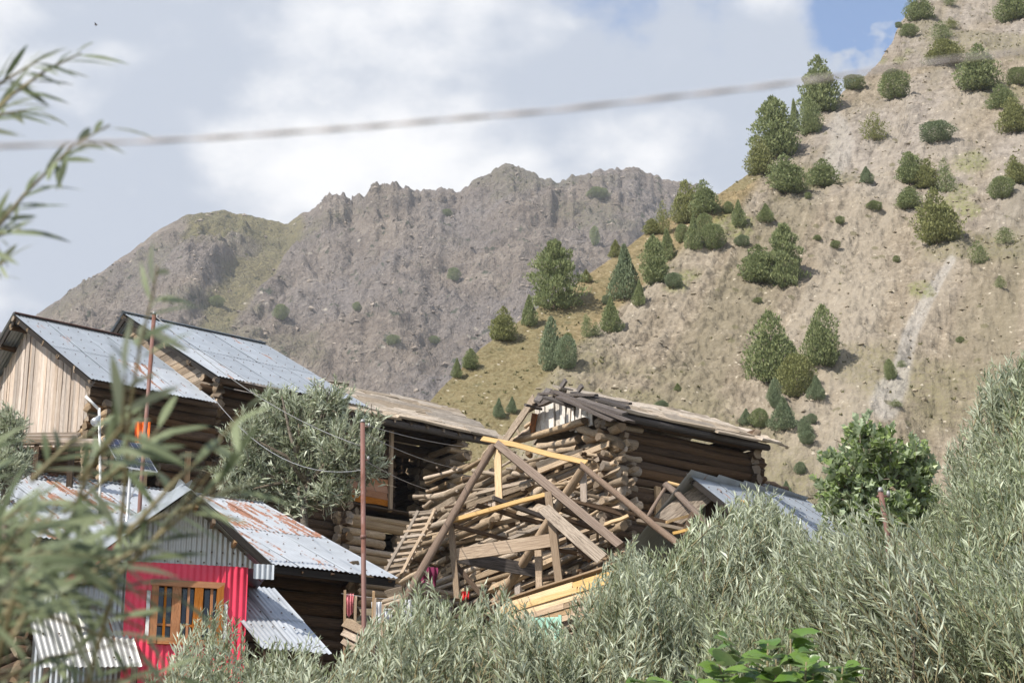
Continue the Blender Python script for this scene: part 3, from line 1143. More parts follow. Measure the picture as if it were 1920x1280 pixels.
for v0, w0 in ((0.0, -0.04),):
    board(h1, F1.p(0.04, 0.02, -0.06), F1.p(0.04, hw1, rise1 - 0.06), 0.04, 0.12, up1, 'wood_shade_black', 'barge_board')
    board(h1, F1.p(0.04, 2 * hw1 - 0.02, -0.06), F1.p(0.04, hw1, rise1 - 0.06), 0.04, 0.12, (F1.d1.cross(SR1)) * -1, 'wood_shade_black', 'barge_board')
# upright planks of the gable
s = OV - 0.02
wid = 2 * (hw1 - OV)
x = 0.0
while x < wid + 0.02:
    w = random.uniform(0.10, 0.17)
    c = x + w / 2
    v = OV + c
    top = rise1 * (1 - abs(v - hw1) / hw1) - 0.13
    bot = -0.30 - 0.50 * min(1, c / 1.2) + random.uniform(-0.10, 0.10)
    if 0.9 < c < 1.3 and random.random() < 0.5:
        bot -= 0.35
    off = OG + random.uniform(-0.012, 0.012)
    board(h1, F1.p(off, v + random.uniform(-.01, .01), bot), F1.p(off, v, top), w - 0.006, 0.022, -F1.d1, 'wood_pale', 'plank')
    x += w
# log walls below
zb1 = gz - E1.z - 0.2
log_wall(h1, F1.p(OG + 0.12, OV, 0), F1.d2, 2 * (hw1 - OV), zb1, -0.35, 0.105, 'wood_log', 0.22)
log_wall(h1, F1.p(OG, OV + 0.05, 0.1), F1.d1, L1 - OG, zb1, rise1 * OV / hw1 - 0.18, 0.105, 'wood_brown_shaded', 0.22, holes=((2.6, 3.35, -3.2, -1.15), (0.8, 1.5, -2.2, -1.2)))
log_wall(h1, F1.p(OG, 2 * hw1 - OV, 0), F1.d1, L1 - OG, zb1, -0.2, 0.105, 'wood_brown_shaded', 0.1)
for a in (2.55, 3.4):
    beam(h1, F1.p(a, OV - 0.10, -3.2), F1.p(a, OV - 0.10, -1.05), 0.11, 0.09, 'wood_tan', 'door_post', F1.d2)
d = board(h1, F1.p(2.98, OV + 0.04, -3.2), F1.p(2.98, OV + 0.04, -1.15), 0.76, 0.04, F1.d2, 'wood_brown_shaded', 'door')
for a, b in ((0.75, 'l'), (1.55, 'r')):
    beam(h1, F1.p(a, OV - 0.08, -2.25), F1.p(a, OV - 0.08, -1.15), 0.08, 0.07, 'wood_tan', 'window_post', F1.d2)
board(h1, F1.p(1.15, OV + 0.05, -2.2), F1.p(1.15, OV + 0.05, -1.2), 0.7, 0.03, F1.d2, 'wood_dark', 'shutter')

# ================================================================== second tin-roofed house behind it
E2 = at(410, 707, F1.p(L1, 0, 0).y + 0.1)
F2 = Frame(E2, AZ)
hw2, rise2 = on_plane(E2, F2.d2, Z, 232, 590)
L2 = along(E2, F2.d1, 690)
print('house2 hw', hw2, 'rise', rise2, 'L', L2)
b2 = F2.p(0.3, 0.5, 0)
b2.z = ground_z(0, b2.y)
h2 = empty('log_house', b2, 'log house with the long grey tin roof behind the bushy willow tree', 'house')
ds2 = (F2.d2 * hw2 + Z * rise2)
sl2 = ds2.length
ds2.normalize()
up2 = F2.d1.cross(ds2)
tin_roof(h2, F2.p(-0.02, 0, 0.03), F2.d1, ds2, L2, sl2, 2, lambda i, j: 'tin_rusty' if (j < 0.3 and random.random() < 0.16) else 'tin')
tin_roof(h2, F2.p(L2, 2 * hw2, 0.03), -F2.d1, (-F2.d2 * hw2 + Z * rise2).normalized(), L2 + 0.02, sl2, 2, ['tin'])
board(h2, F2.p(0, hw2, rise2 + 0.06), F2.p(L2, hw2, rise2 + 0.06), 0.20, 0.015, Z, 'tin', 'ridge_cap')
for t in (0.03, 0.3, 0.55, 0.8):
    for sgn in (0, 1):
        v = hw2 * t if sgn == 0 else 2 * hw2 - hw2 * t
        log(h2, F2.p(0.02, v, rise2 * t - 0.10), F2.p(L2 - 0.03, v, rise2 * t - 0.10), 0.075, 'wood_brown_shaded', 'purlin')
log(h2, F2.p(0.02, hw2, rise2 - 0.09), F2.p(L2, hw2, rise2 - 0.09), 0.085, 'wood_brown_shaded', 'ridge_beam')
board(h2, F2.p(0.04, 0.02, -0.06), F2.p(0.04, hw2, rise2 - 0.06), 0.04, 0.13, up2, 'wood_shade_black', 'barge_board')
board(h2, F2.p(0.04, 2 * hw2 - 0.02, -0.06), F2.p(0.04, hw2, rise2 - 0.06), 0.04, 0.13, F2.d1.cross(Vector(F2.d2 * hw2 - Z * rise2)) * -1, 'wood_shade_black', 'barge_board')
# horizontal gable boards, stepped
w = -0.05
while w < rise2 - 0.25:
    hgt = random.uniform(0.15, 0.2)
    half = (hw2 - 0.30) * (1 - (w + hgt) / rise2)
    cut = hw2 + random.uniform(-0.6, 0.6) * half
    if half > 0.5:
        board(h2, F2.p(0.28, hw2 - half - 0.12, w + hgt / 2), F2.p(0.28, cut, w + hgt / 2), hgt - 0.012, 0.03, -F2.d1, 'wood_grey', 'plank')
        board(h2, F2.p(0.29, cut + 0.01, w + hgt / 2), F2.p(0.29, hw2 + half, w + hgt / 2), hgt - 0.012, 0.03, -F2.d1, 'wood_grey', 'plank')
    else:
        board(h2, F2.p(0.28, hw2 - half, w + hgt / 2), F2.p(0.28, hw2 + half, w + hgt / 2), hgt - 0.012, 0.03, -F2.d1, 'wood_grey', 'plank')
    w += hgt
zb2 = b2.z - E2.z - 0.2
OV2 = 0.75
WL2 = along(F2.p(0.3, OV2, -2.4), F2.d1, 655)
log_wall(h2, F2.p(0.3, OV2, 0), F2.d1, WL2, zb2, rise2 * OV2 / hw2 - 0.12, 0.11, 'wood_brown_shaded', 0.26, holes=((0.5, 1.3, -2.0, -0.9),))
log_wall(h2, F2.p(0.3, OV2, 0), F2.d2, 2 * hw2 - 2 * OV2, zb2, -0.05, 0.11, 'wood_log', 0.26)
log_wall(h2, F2.p(0.3 + WL2, OV2, 0.1), F2.d2, 2 * hw2 - 2 * OV2, zb2, -0.05, 0.11, 'wood_log', 0.24)
log_wall(h2, F2.p(0.3, 2 * hw2 - OV2, 0), F2.d1, WL2, zb2, rise2 * OV2 / hw2 - 0.12, 0.11, 'wood_brown_shaded', 0.2)
beam(h2, F2.p(0.78, OV2 - 0.1, -2.0), F2.p(0.78, OV2 - 0.1, -0.9), 0.09, 0.07, 'wood_tan', 'window_post', F2.d2)
beam(h2, F2.p(1.62, OV2 - 0.1, -2.0), F2.p(1.62, OV2 - 0.1, -0.9), 0.09, 0.07, 'wood_tan', 'window_post', F2.d2)
board(h2, F2.p(1.2, OV2 + 0.06, -2.0), F2.p(1.2, OV2 + 0.06, -0.9), 0.8, 0.03, F2.d2, 'wood_dark', 'shutter')

# ================================================================== board-roofed house with open gallery
E3 = at(664, 772, F2.p(L2, 0, 0).y - 0.3)
F3 = Frame(E3, AZ)
L3 = along(E3, F3.d1, 938)
hw3, rise3 = on_plane(E3, F3.d2, Z, 575, 716)
print('house3 hw', hw3, 'rise', rise3, 'L', L3)
b3 = F3.p(0.4, 1.2, 0)
b3.z = ground_z(0, b3.y)
h3 = empty('gallery_house', b3, 'old log house with a roof of loose grey boards and a dark open gallery', 'house')
ds3 = F3.d2 * hw3 + Z * rise3
sl3 = ds3.length
ds3.normalize()
up3 = F3.d1.cross(ds3)


def board_roof(parent, F, E, L, S, ds, up, mat, rows, wid, jit=0.08, name='roof_board', lo=0.8, hi=2.2, tilt=0.05):
    for j in range(rows):
        s = S * (j + 0.5) / rows
        a = -random.uniform(0.0, 0.35)
        while a < L:
            l = random.uniform(lo, hi)
            b = min(a + l, L + random.uniform(-0.12, 0.18))
            if b - a > 0.25:
                h = 0.03 + 0.014 * random.random() + 0.012 * (j % 2)
                sj = s + random.uniform(-jit, jit)
                dj = random.gauss(0, tilt)
                p = E + F.d1 * a + ds * (sj - dj) + up * (h + random.uniform(0, 0.06))
                q = E + F.d1 * b + ds * (sj + dj) + up * (h + random.uniform(0, 0.06))
                board(parent, p, q, wid * random.uniform(0.85, 1.35), random.uniform(0.03, 0.06), up - ds * random.uniform(-0.05, 0.22), mat, name)
            a = b - random.uniform(0.0, 0.12)


board_roof(h3, F3, F3.p(0, 0, 0.02), L3, sl3, ds3, up3, 'wood_roof', 11, sl3 / 11 * 1.15)
dsb3 = (-F3.d2 * hw3 + Z * rise3).normalized()
board_roof(h3, F3, F3.p(0, 2 * hw3, 0.02), L3, sl3, dsb3, -F3.d1.cross(dsb3), 'wood_roof', 8, sl3 / 8 * 1.2)
for t in (0.04, 0.35, 0.7, 1.0):
    log(h3, F3.p(-0.05, hw3 * t, rise3 * t - 0.09), F3.p(L3 - 0.1, hw3 * t, rise3 * t - 0.09), 0.08, 'wood_dark', 'purlin')
for i in range(9):
    u = 0.2 + i * (L3 - 0.5) / 8
    log(h3, F3.p(u, -0.02, -0.03), F3.p(u, hw3, rise3 - 0.04), 0.035, 'wood_brown_shaded', 'rafter')
GAL = 1.55                                             # depth of the gallery
zb3 = b3.z - E3.z - 0.2
fl3 = -2.05                                            # gallery floor
log_wall(h3, F3.p(0.2, GAL, 0), F3.d1, L3 - 0.5, fl3, rise3 * GAL / hw3 - 0.05, 0.10, 'wood_brown_shaded', 0.1, holes=((2.0, 2.7, fl3, -0.4),))
log_wall(h3, F3.p(0.2, 2 * hw3 - 0.6, 0), F3.d1, L3 - 0.5, zb3, 0.0, 0.10, 'wood_brown_shaded', 0.1)
log_wall(h3, F3.p(0.1, 0.5, 0.05), F3.d2, 2 * hw3 - 1.1, zb3, 0.1, 0.10, 'wood_brown_shaded', 0.2)
log_wall(h3, F3.p(0.2, 0.55, 0), F3.d1, L3 - 0.6, zb3, fl3 - 0.05, 0.105, 'wood_log', 0.25, holes=((1.05, 1.35, fl3 - 1.0, fl3 - 0.55),))
for i in range(10):                                    # gallery floor boards
    v = 0.45 + i * (GAL - 0.4) / 9
    board(h3, F3.p(0.1, v, fl3 + 0.02), F3.p(L3 - 0.4, v, fl3 + 0.02), 0.12, 0.03, Z, 'wood_brown_shaded', 'floor_board')
# parapet boards whose orange light is put into the colour, and the posts at the front of the gallery
for i in range(4):
    board(h3, F3.p(0.25, 0.50, fl3 + 0.18 + 0.16 * i), F3.p(1.32, 0.50, fl3 + 0.18 + 0.16 * i), 0.155, 0.03, F3.d2, 'wood_orange', 'parapet_board')
for u in (0.2, 1.38):
    beam(h3, F3.p(u, 0.47, fl3), F3.p(u, 0.47, -0.1), 0.08, 0.08, 'wood_tan', 'post', F3.d2)
log_wall(h3, F3.p(L3 - 0.55, 1.1, 0.05), F3.d2, 2 * hw3 - 1.8, zb3, 0.3, 0.10, 'wood_brown_shaded', 0.12)
# crib of crossed short logs that carries the far end of the roof
ucr = along(F3.p(0, 0.35, -0.8), F3.d1, 858)
k = 0
w = fl3 - 0.3
while w < -0.12:
    r = random.uniform(0.075, 0.115)
    if k % 2:
        log(h3, F3.p(ucr + random.uniform(-.06, .06), 0.05 + random.uniform(-.12, .05), w), F3.p(ucr + random.uniform(-.05, .05), 2.3, w), r, 'wood_log', 'crib_log')
    else:
        for vv in (0.35, 1.5):
            log(h3, F3.p(ucr - 0.30 + random.uniform(-.1, .1), vv, w), F3.p(ucr + 0.32 + random.uniform(-.1, .1), vv + random.uniform(-.05, .05), w), r, 'wood_log', 'crib_log')
    w += r * 1.6
    k += 1

# ------------------------------------------------------------------ ladder up to the gallery
la, lb = at(800, 958, 38.6), at(736, 1078, 36.4)
ld = empty('ladder', lb, 'wooden ladder with many rungs leaning against the log wall beside the ruin', 'ladder')
side = (la - lb).cross(Vector((0, -1, 0))).normalized() * 0.2
side = Vector((0.80, 0.1, 0.12)).normalized() * 0.17
beam(ld, lb - side, la - side, 0.06, 0.09, 'wood_grey', 'rail')
beam(ld, lb + side, la + side, 0.06, 0.09, 'wood_grey', 'rail')
for i in range(11):
    c = lb.lerp(la, (i + 0.5) / 11)
    board(ld, c - side * 1.45, c + side * 1.35, 0.10, 0.035, (la - lb).normalized().cross(side).normalized() * 1, 'wood_grey', 'rung')
# ================================================================== collapsing log building
AZR = 54.0
CR = at(1150, 960, 36.0)                               # near corner, mid height
FR = Frame(CR, AZR)
gzr = ground_z(0, CR.y) - 0.15
zbr = gzr - CR.z
rb = CR.copy()
rb.z = gzr
ru = empty('ruined_log_house', rb, 'collapsing log house with sagging stacked log wall and ragged board roof', 'house')
OGR, OVR = 0.40, 0.45
_, wE = on_plane(FR.p(-OGR, -OVR, 0), FR.d1, Z, 1146, 772)
EF = FR.p(-OGR, -OVR, wE)                              # lower front corner of the right roof slope
hwr, riser = on_plane(EF, FR.d2, Z, 1030, 729)
LR = along(EF, FR.d1, 1458)
print('ruin hw', hwr, 'rise', riser, 'L', LR, 'wE', wE)
dsr = FR.d2 * hwr + Z * riser
slr = dsr.length
dsr.normalize()
upr = FR.d1.cross(dsr)
board_roof(ru, FR, EF + FR.d1 * 0.25, LR - 0.2, slr, dsr, upr, 'wood_roof', 9, slr / 9 * 1.3, 0.06, lo=0.5, hi=1.5, tilt=0.05)
# dark, loose boards where the roof has slid at the front
for (x0, y0, x1, y1, w, du) in ((1012, 737, 1118, 741, 0.16, -.35), (1040, 733, 1182, 790, 0.20, -.30), (1046, 742, 1150, 788, 0.16, -.42), (1075, 736, 1178, 764, 0.18, -.1),
                                (1100, 742, 1182, 757, 0.15, 0.1), (1020, 744, 1075, 762, 0.13, -.45), (1085, 748, 1172, 775, 0.17, -.2), (1006, 752, 1030, 730, 0.14, -.5),
                                (1130, 752, 1178, 770, 0.14, .15), (985, 758, 1015, 766, 0.10, -.5)):
    P0 = EF + FR.d1 * du
    a0, b0 = on_plane(P0, FR.d2, Z, x0, y0)
    a1, b1 = on_plane(P0 + FR.d1 * 0.35, FR.d2, Z, x1, y1)
    p = P0 + FR.d2 * a0 + Z * b0
    q = P0 + FR.d1 * 0.35 + FR.d2 * a1 + Z * b1
    board(ru, p, q, w, 0.045, upr + FR.d1 * random.uniform(-.3, .1), 'wood_dark', 'loose_roof_board')
for (x0, y0, x1, y1) in ((1049, 731, 1061, 712), (1084, 733, 1092, 722)):
    P0 = EF
    a0, b0 = on_plane(P0, FR.d2, Z, x0, y0)
    a1, b1 = on_plane(P0, FR.d2, Z, x1, y1)
    board(ru, P0 + FR.d2 * a0 + Z * b0, P0 + FR.d2 * a1 + Z * b1, 0.09, 0.05, FR.d1, 'wood_dark', 'roof_stub')
# left slope: mostly gone, some boards are left
Wd = 2 * hwr
EL = EF + FR.d2 * Wd
dsl = (-FR.d2 * hwr + Z * riser).normalized()
board_roof(ru, FR, EL + FR.d1 * 0.7 + dsl * slr * 0.25, LR - 0.8, slr * 0.75, dsl, -FR.d1.cross(dsl), 'wood_roof', 6, slr / 8 * 1.2, 0.06)
for t in (0.05, 0.4, 0.75, 1.0):
    log(ru, EF + FR.d2 * hwr * t + Z * (riser * t - 0.08) + FR.d1 * 0.1, EF + FR.d2 * hwr * t + Z * (riser * t - 0.08) + FR.d1 * (LR - 0.15), 0.075, 'wood_dark', 'purlin')
# side wall of straight courses under the eave, its shade darkened into the wood colour
WLR = LR - OGR - 0.30
topR = wE + riser * OVR / hwr - 0.07
log_wall(ru, FR.p(0, 0, 0), FR.d1, WLR, zbr, topR, 0.085, 'wood_brown_shaded', 0.26, jit=0.025, holes=((1.05, 1.42, 0.12, 0.52),))
for (u, w0, w1) in ((0.98, 0.0, 0.60), (1.48, 0.0, 0.60)):
    board(ru, FR.p(u, -0.11, w0), FR.p(u, -0.11, w1), 0.13, 0.05, FR.d2, 'wood_tan', 'opening_jamb')
board(ru, FR.p(1.25, 0.02, 0.05), FR.p(1.25, 0.02, 0.55), 0.36, 0.03, FR.d2, 'wood_grey', 'shutter')
board(ru, FR.p(1.35, -0.13, -0.18), FR.p(2.7, -0.13, -0.45), 0.42, 0.03, FR.d2, 'wood_tan', 'wall_plank')
# far and left walls keep the inside dark
log_wall(ru, FR.p(WLR, 0.1, 0), FR.d2, Wd - 1.2, zbr, topR + 0.3, 0.10, 'wood_brown_shaded', 0.25)
log_wall(ru, FR.p(0.3, Wd - 0.9, 0), FR.d1, WLR - 0.3, zbr, topR - 0.6, 0.10, 'wood_brown_shaded', 0.25)
# front wall: sagging stacked logs, the left edge ragged
LEFT = [(800, 905), (835, 880), (870, 835), (930, 800), (960, 790), (985, 808), (1010, 782), (1040, 770), (1080, 756), (1120, 748), (1160, 742), (1260, 730)]
ly, lx = [p[0] for p in LEFT], [p[1] for p in LEFT]


def front_pt(px, py, out=0.0):
    O = FR.p(-out, 0, 0)
    a, b = on_plane(O, FR.d2, Z, px, py)
    return O + FR.d2 * a + Z * b


for lay in (0, 1):
  w = zbr + 0.05 * lay
  while True:
      r = random.uniform(0.040, 0.078)
      w += r
      pr = FR.p(0, 0, w)
      x, y = proj(pr)
      if y < 812:
          break
      # left end follows the ragged outline, the course sinks to the left
      sag = 0.055
      best = None
      for a in np.arange(0.4, 11, 0.05):
          xx, yy = proj(FR.p(0, a, w - sag * a))
          if xx < np.interp(yy, ly, lx):
              best = a
              break
      if best is None:
          best = 10.9
      ends = [-0.22 + random.uniform(-.12, .12)]
      while ends[-1] < best - 0.5:
          ends.append(min(ends[-1] + random.uniform(0.9, 3.2), best))
      ends[-1] = best + random.uniform(-.4, .3)
      cuts = [(a + random.uniform(-.15, .05), b + random.uniform(-.05, .2)) for a, b in zip(ends[:-1], ends[1:])]
      for s0, s1 in cuts:
          m = (s0 + s1) / 2
          xm, ym = proj(FR.p(0, m, w))
          if 812 < ym < 838 and random.random() < 0.5:
              continue
          off = random.uniform(-0.26, 0.10) + 0.24 * lay
          tw = random.gauss(0, 0.05)
          if random.random() < 0.38:                     # split half-logs and rough slabs among the round ones
              board(ru, FR.p(off, s0, w - sag * s0 - tw), FR.p(off + random.gauss(0, 0.06), s1, w - sag * s1 + tw), r * random.uniform(1.6, 2.6), r * random.uniform(0.9, 1.5), -FR.d1 + Z * random.uniform(-.6, .9), random.choice(['wood_ruin', 'wood_grey', 'wood_ruin']), 'wall_slab')
              continue
          log(ru, FR.p(off, s0, w - sag * s0 - tw + random.gauss(0, .015)), FR.p(off + random.gauss(0, 0.06), s1, w - sag * s1 + tw + random.gauss(0, .03)), r * random.uniform(0.92, 1.12), 'wood_ruin', 'wall_log', r * random.uniform(0.75, 1.0))
      w += r * random.uniform(0.45, 0.95)
# loose pieces seen on the face of the wall, as they lie in the photograph
for (x0, y0, x1, y1, r, o) in ((838, 927, 925, 884, .09, .1), (881, 919, 985, 870, .085, .12), (833, 957, 905, 925, .10, .1), (790, 935, 850, 925, .09, .05), (800, 905, 880, 870, .05, .15),
                               (870, 880, 915, 855, .05, .2), (798, 897, 862, 880, .045, .2), (905, 985, 970, 945, .10, .1), (870, 1015, 960, 985, .09, .1), (860, 1040, 955, 1000, .085, .12),
                               (960, 1000, 1015, 985, .07, .1), (1010, 838, 1085, 826, .085, .1), (1030, 846, 1082, 840, .06, .1), (1085, 800, 1138, 818, .07, .15), (960, 828, 1096, 791, .075, .2),
                               (975, 815, 1005, 795, .05, .1), (968, 822, 996, 808, .045, .15), (965, 790, 976, 822, .035, .2), (985, 800, 1006, 786, .04, .1),
                               (1120, 800, 1140, 785, .07, .15), (1128, 778, 1146, 772, .08, .1), (1120, 790, 1150, 786, .06, .1), (1090, 878, 1150, 852, .07, .1), (1118, 915, 1172, 900, .085, .1),
                               (1120, 960, 1165, 930, .08, .12), (870, 1095, 935, 1062, .085, .1), (880, 1075, 960, 1040, .08, .1), (1040, 1090, 1090, 1060, .07, .1), (1130, 1000, 1170, 985, .09, .1),
                               (940, 905, 1010, 868, .08, .15), (1000, 930, 1040, 900, .10, .12), (820, 985, 850, 960, .08, .12), (815, 1010, 846, 985, .07, .12), (812, 1035, 845, 1012, .07, .12)):
    log(ru, front_pt(x0, y0, o), front_pt(x1, y1, o), r, 'wood_ruin', 'loose_log')
log_wall(ru, FR.p(0.55, 0.1, 0), FR.d2, Wd - 1.2, zbr, topR - 0.25, 0.10, 'wood_brown_shaded', 0.1)  # added inner wall of dark logs, so gaps in the front read as shade
# stubs and short splinters jutting from the stack
for k in range(95):
    y = random.uniform(845, 1130)
    x = random.uniform(np.interp(y, ly, lx) - 4, 1150)
    p = front_pt(x, y, random.uniform(0.05, 0.22))
    dr = (FR.d2 * random.choice((-1, 1)) * random.uniform(0.3, 1) - FR.d1 * random.uniform(0, 0.9) + Z * random.gauss(0, 0.12)).normalized()
    log(ru, p, p + dr * random.uniform(0.2, 0.75), random.uniform(0.022, 0.055), random.choice(['wood_ruin', 'wood_ruin', 'wood_grey', 'wood_brown_shaded']), 'stub')
# thick blocks piled at the corner, ends towards the viewer
w = -0.1
k = 0
while True:
    r = random.uniform(0.065, 0.10)
    w += r
    if proj(FR.p(0, 0, w))[1] < 792:
        break
    c = FR.p(-0.32 + random.uniform(-.08, .06), random.uniform(-.12, .10), w)
    if k % 2:
        log(ru, c, c + FR.d1 * 0.9, r, 'wood_ruin', 'corner_block')
    else:
        log(ru, FR.p(-0.05 + random.uniform(-.08, .08), -0.36 + random.uniform(-.08, .08), w), FR.p(-0.05, 0.7, w + random.uniform(-.04, .04)), r, 'wood_ruin', 'corner_block')
    w += r * 0.75
    k += 1
# bleached upright boards in the gable
x = 1006
while x < 1108:
    wpx = random.uniform(7, 13)
    top = 748 + 0.12 * (x - 1006) + random.uniform(-3, 5)
    bot = 812 - 0.10 * (x - 1006) + random.uniform(-6, 5)
    o = 0.08 + random.uniform(-.03, .03)
    lean = random.uniform(-4, 4)
    p, q = front_pt(x + wpx / 2, bot, o), front_pt(x + wpx / 2 + lean, top, o)
    wd = wpx / FPX * p.y * 1.55
    board(ru, p, q, wd * 0.96, 0.025, -FR.d1, 'wood_white', 'gable_board')
    x += wpx * 0.95
# the plain board leaning on the left edge of the gable, and a small warm one inside it
board(ru, front_pt(942, 832, .45), front_pt(1000, 748, .45), 0.30, 0.03, -FR.d1 + Z * .4, 'wood_grey', 'barge_board')
board(ru, front_pt(996, 812, .15), front_pt(1003, 775, .15), 0.16, 0.03, -FR.d1, 'wood_orange', 'gable_board')
board(ru, front_pt(985, 768, .3), front_pt(1040, 747, .3), 0.12, 0.09, Z, 'wood_dark', 'tie_beam')
# small boarded opening in the front wall, and a doorway at its foot
for i in range(5):
    x = 893 + i * 8
    board(ru, front_pt(x + 2, 958, .18), front_pt(x, 934 - 2 * i, .18), 0.11, 0.025, -FR.d1, 'wood_pale', 'patch_board')
board(ru, front_pt(912, 955, .17), front_pt(912, 932, .17), 0.12, 0.025, -FR.d1, 'wood_orange', 'patch_board')
for x in (938, 972):
    board(ru, front_pt(x, 1125, .2), front_pt(x, 1082, .2), 0.17, 0.06, -FR.d1, 'wood_pale', 'door_post')
board(ru, front_pt(955, 1125, .10), front_pt(955, 1085, .10), 0.30, 0.02, -FR.d1, 'wood_dark', 'door')

# ================================================================== timber frame propped in front of the ruin
tf = empty('timber_frame', at(950, 1180, 34.5), 'unfinished frame of propped poles and yellow timbers before the ruined log house', 'timber frame')


def rod(x0, y0, Y0, x1, y1, Y1, d, mat='wood_pole', name='pole'):
    log(tf, at(x0, y0, Y0), at(x1, y1, Y1), d / 2, mat, name)


def bar(x0, y0, Y0, x1, y1, Y1, w, h, mat, name='beam', up=Z):
    board(tf, at(x0, y0, Y0), at(x1, y1, Y1), w, h, up, mat, name)


FRN = Vector((-0.2, -1, 0.1))
bar(905, 820, 35.6, 1100, 868, 34.6, 0.11, 0.09, 'wood_yellow', 'top_beam')
rod(928, 832, 35.5, 748, 1140, 34.2, 0.15, 'wood_pole', 'prop_pole')
bar(933, 835, 35.5, 936, 940, 35.3, 0.12, 0.08, 'wood_yellow', 'post', FRN)
bar(936, 836, 35.4, 1165, 1024, 33.6, 0.15, 0.12, 'wood_pole', 'prop_beam', FRN)
bar(843, 977, 35.0, 1030, 925, 34.4, 0.09, 0.07, 'wood_yellow', 'cross_beam')
bar(845, 980, 35.0, 857, 1122, 34.8, 0.10, 0.10, 'wood_tan', 'post', FRN)
bar(1028, 926, 34.4, 1049, 1097, 34.2, 0.13, 0.11, 'wood_tan', 'post', FRN)
bar(855, 1040, 34.95, 1048, 1010, 34.45, 0.24, 0.035, 'wood_tan', 'rail_plank', FRN)
bar(858, 1044, 35.3, 1008, 1070, 35.9, 0.24, 0.035, 'wood_dark', 'brace_plank', FRN)
rod(1090, 872, 34.6, 1275, 1022, 33.2, 0.13, 'wood_pole', 'prop_pole')
rod(1090, 880, 34.7, 935, 1122, 36.2, 0.14, 'wood_tan', 'prop_pole')
bar(1093, 882, 34.9, 1096, 962, 34.7, 0.11, 0.09, 'wood_pale', 'post', FRN)
bar(1020, 952, 34.2, 1128, 1048, 33.3, 0.22, 0.045, 'wood_grey', 'brace_plank', FRN)
bar(1009, 1030, 34.9, 1012, 1108, 34.8, 0.12, 0.11, 'wood_tan', 'post', FRN)
bar(856, 1060, 35.1, 918, 1132, 34.6, 0.09, 0.07, 'wood_brown_shaded', 'brace', FRN)
bar(850, 985, 35.0, 965, 1016, 35.9, 0.07, 0.06, 'wood_brown_shaded', 'joist')
bar(925, 934, 35.2, 1062, 985, 35.8, 0.09, 0.07, 'wood_dark', 'joist')
bar(892, 945, 35.4, 1010, 980, 36.0, 0.09, 0.07, 'wood_brown_shaded', 'joist')
bar(985, 928, 34.8, 1105, 975, 35.6, 0.09, 0.07, 'wood_brown_shaded', 'joist')
bar(1060, 935, 34.6, 1190, 972, 34.5, 0.13, 0.05, 'wood_brown_shaded', 'joist')
bar(1100, 945, 34.6, 1345, 1002, 34.8, 0.15, 0.06, 'wood_brown_shaded', 'long_joist')
bar(1046, 968, 34.4, 1110, 990, 34.6, 0.10, 0.06, 'wood_brown_shaded', 'joist')
bar(1134, 982, 34.0, 1178, 966, 33.9, 0.09, 0.05, 'wood_yellow', 'short_beam')
bar(1050, 985, 34.3, 1105, 1050, 33.8, 0.08, 0.06, 'wood_brown_shaded', 'brace', FRN)
bar(1085, 1040, 34.0, 1140, 1048, 33.8, 0.13, 0.04, 'wood_tan', 'short_beam')
bar(1000, 1022, 34.6, 1120, 1044, 34.7, 0.08, 0.06, 'wood_brown_shaded', 'joist')
rod(1252, 905, 35.2, 1400, 942, 35.3, 0.07, 'wood_yellow', 'rail_pole')
rod(1249, 906, 35.1, 1335, 990, 34.3, 0.11, 'wood_pole', 'prop_pole')
rod(1249, 912, 35.1, 1214, 968, 34.8, 0.08, 'wood_pole', 'prop_pole')
bar(1250, 978, 34.6, 1306, 962, 34.9, 0.10, 0.05, 'wood_yellow', 'short_beam')
bar(1195, 975, 34.6, 1350, 1005, 34.6, 0.16, 0.06, 'wood_grey', 'long_joist')
bar(1262, 1000, 34.2, 1300, 990, 34.2, 0.08, 0.05, 'wood_yellow', 'short_beam')
bar(1240, 985, 34.9, 1325, 920, 35.0, 0.42, 0.03, 'wood_grey', 'leaning_board', FRN)
bar(1275, 1022, 34.2, 1300, 960, 34.6, 0.10, 0.06, 'wood_brown_shaded', 'brace', FRN)

# ------------------------------------------------------------------ platform of new boards under the frame
pf = empty('board_platform', at(1040, 1170, 33.6), 'low platform wall of fresh yellow boards below the timber frame', 'platform')
for i in range(6):
    y0, y1 = 1137 + i * 11, 1080 + i * 12
    cut = random.uniform(0.35, 0.65)
    Pa, Pb = at(942 - (2 if i else 0), y0, 34.2), at(1180, y1 - 15, 32.7)
    m = ['wood_yellow', 'wood_yellow', 'wood_yellow', 'wood_tan', 'wood_tan', 'wood_tan'][i]
    mid = Pa.lerp(Pb, cut)
    up = Vector((-0.55, -0.8, 0.15))
    o = up.normalized() * (0.012 * (i % 2))
    board(pf, Pa + o, mid + o, 0.105, 0.04, up, m, 'board')
    board(pf, mid + o + (Pb - Pa).normalized() * 0.012, Pb + o, 0.105, 0.04, up, m, 'board')
board(pf, at(950, 1130, 34.5), at(1172, 1058, 33.0), 0.5, 0.03, Z, 'wood_tan', 'top_board')
for (x, y0, y1, Y) in ((962, 1140, 1230, 34.15), (1120, 1100, 1230, 33.2)):
    beam(pf, at(x, y1, Y), at(x, y0, Y), 0.10, 0.10, 'wood_tan', 'post', FRN)
mp = empty('mint_panel', at(1030, 1245, 33.2), 'mint green painted door panel standing under the yellow boards', 'panel')
put('panel', board_mesh(1, 'mint'), mp, span(at(1024, 1245, 33.25), at(1024, 1158, 33.25), 0.44, 0.03, FRN))
board(mp, at(998, 1245, 33.2), at(998, 1156, 33.2), 0.05, 0.05, FRN, 'mint', 'stile')
board(mp, at(1050, 1245, 33.15), at(1050, 1152, 33.15), 0.05, 0.05, FRN, 'mint', 'stile')
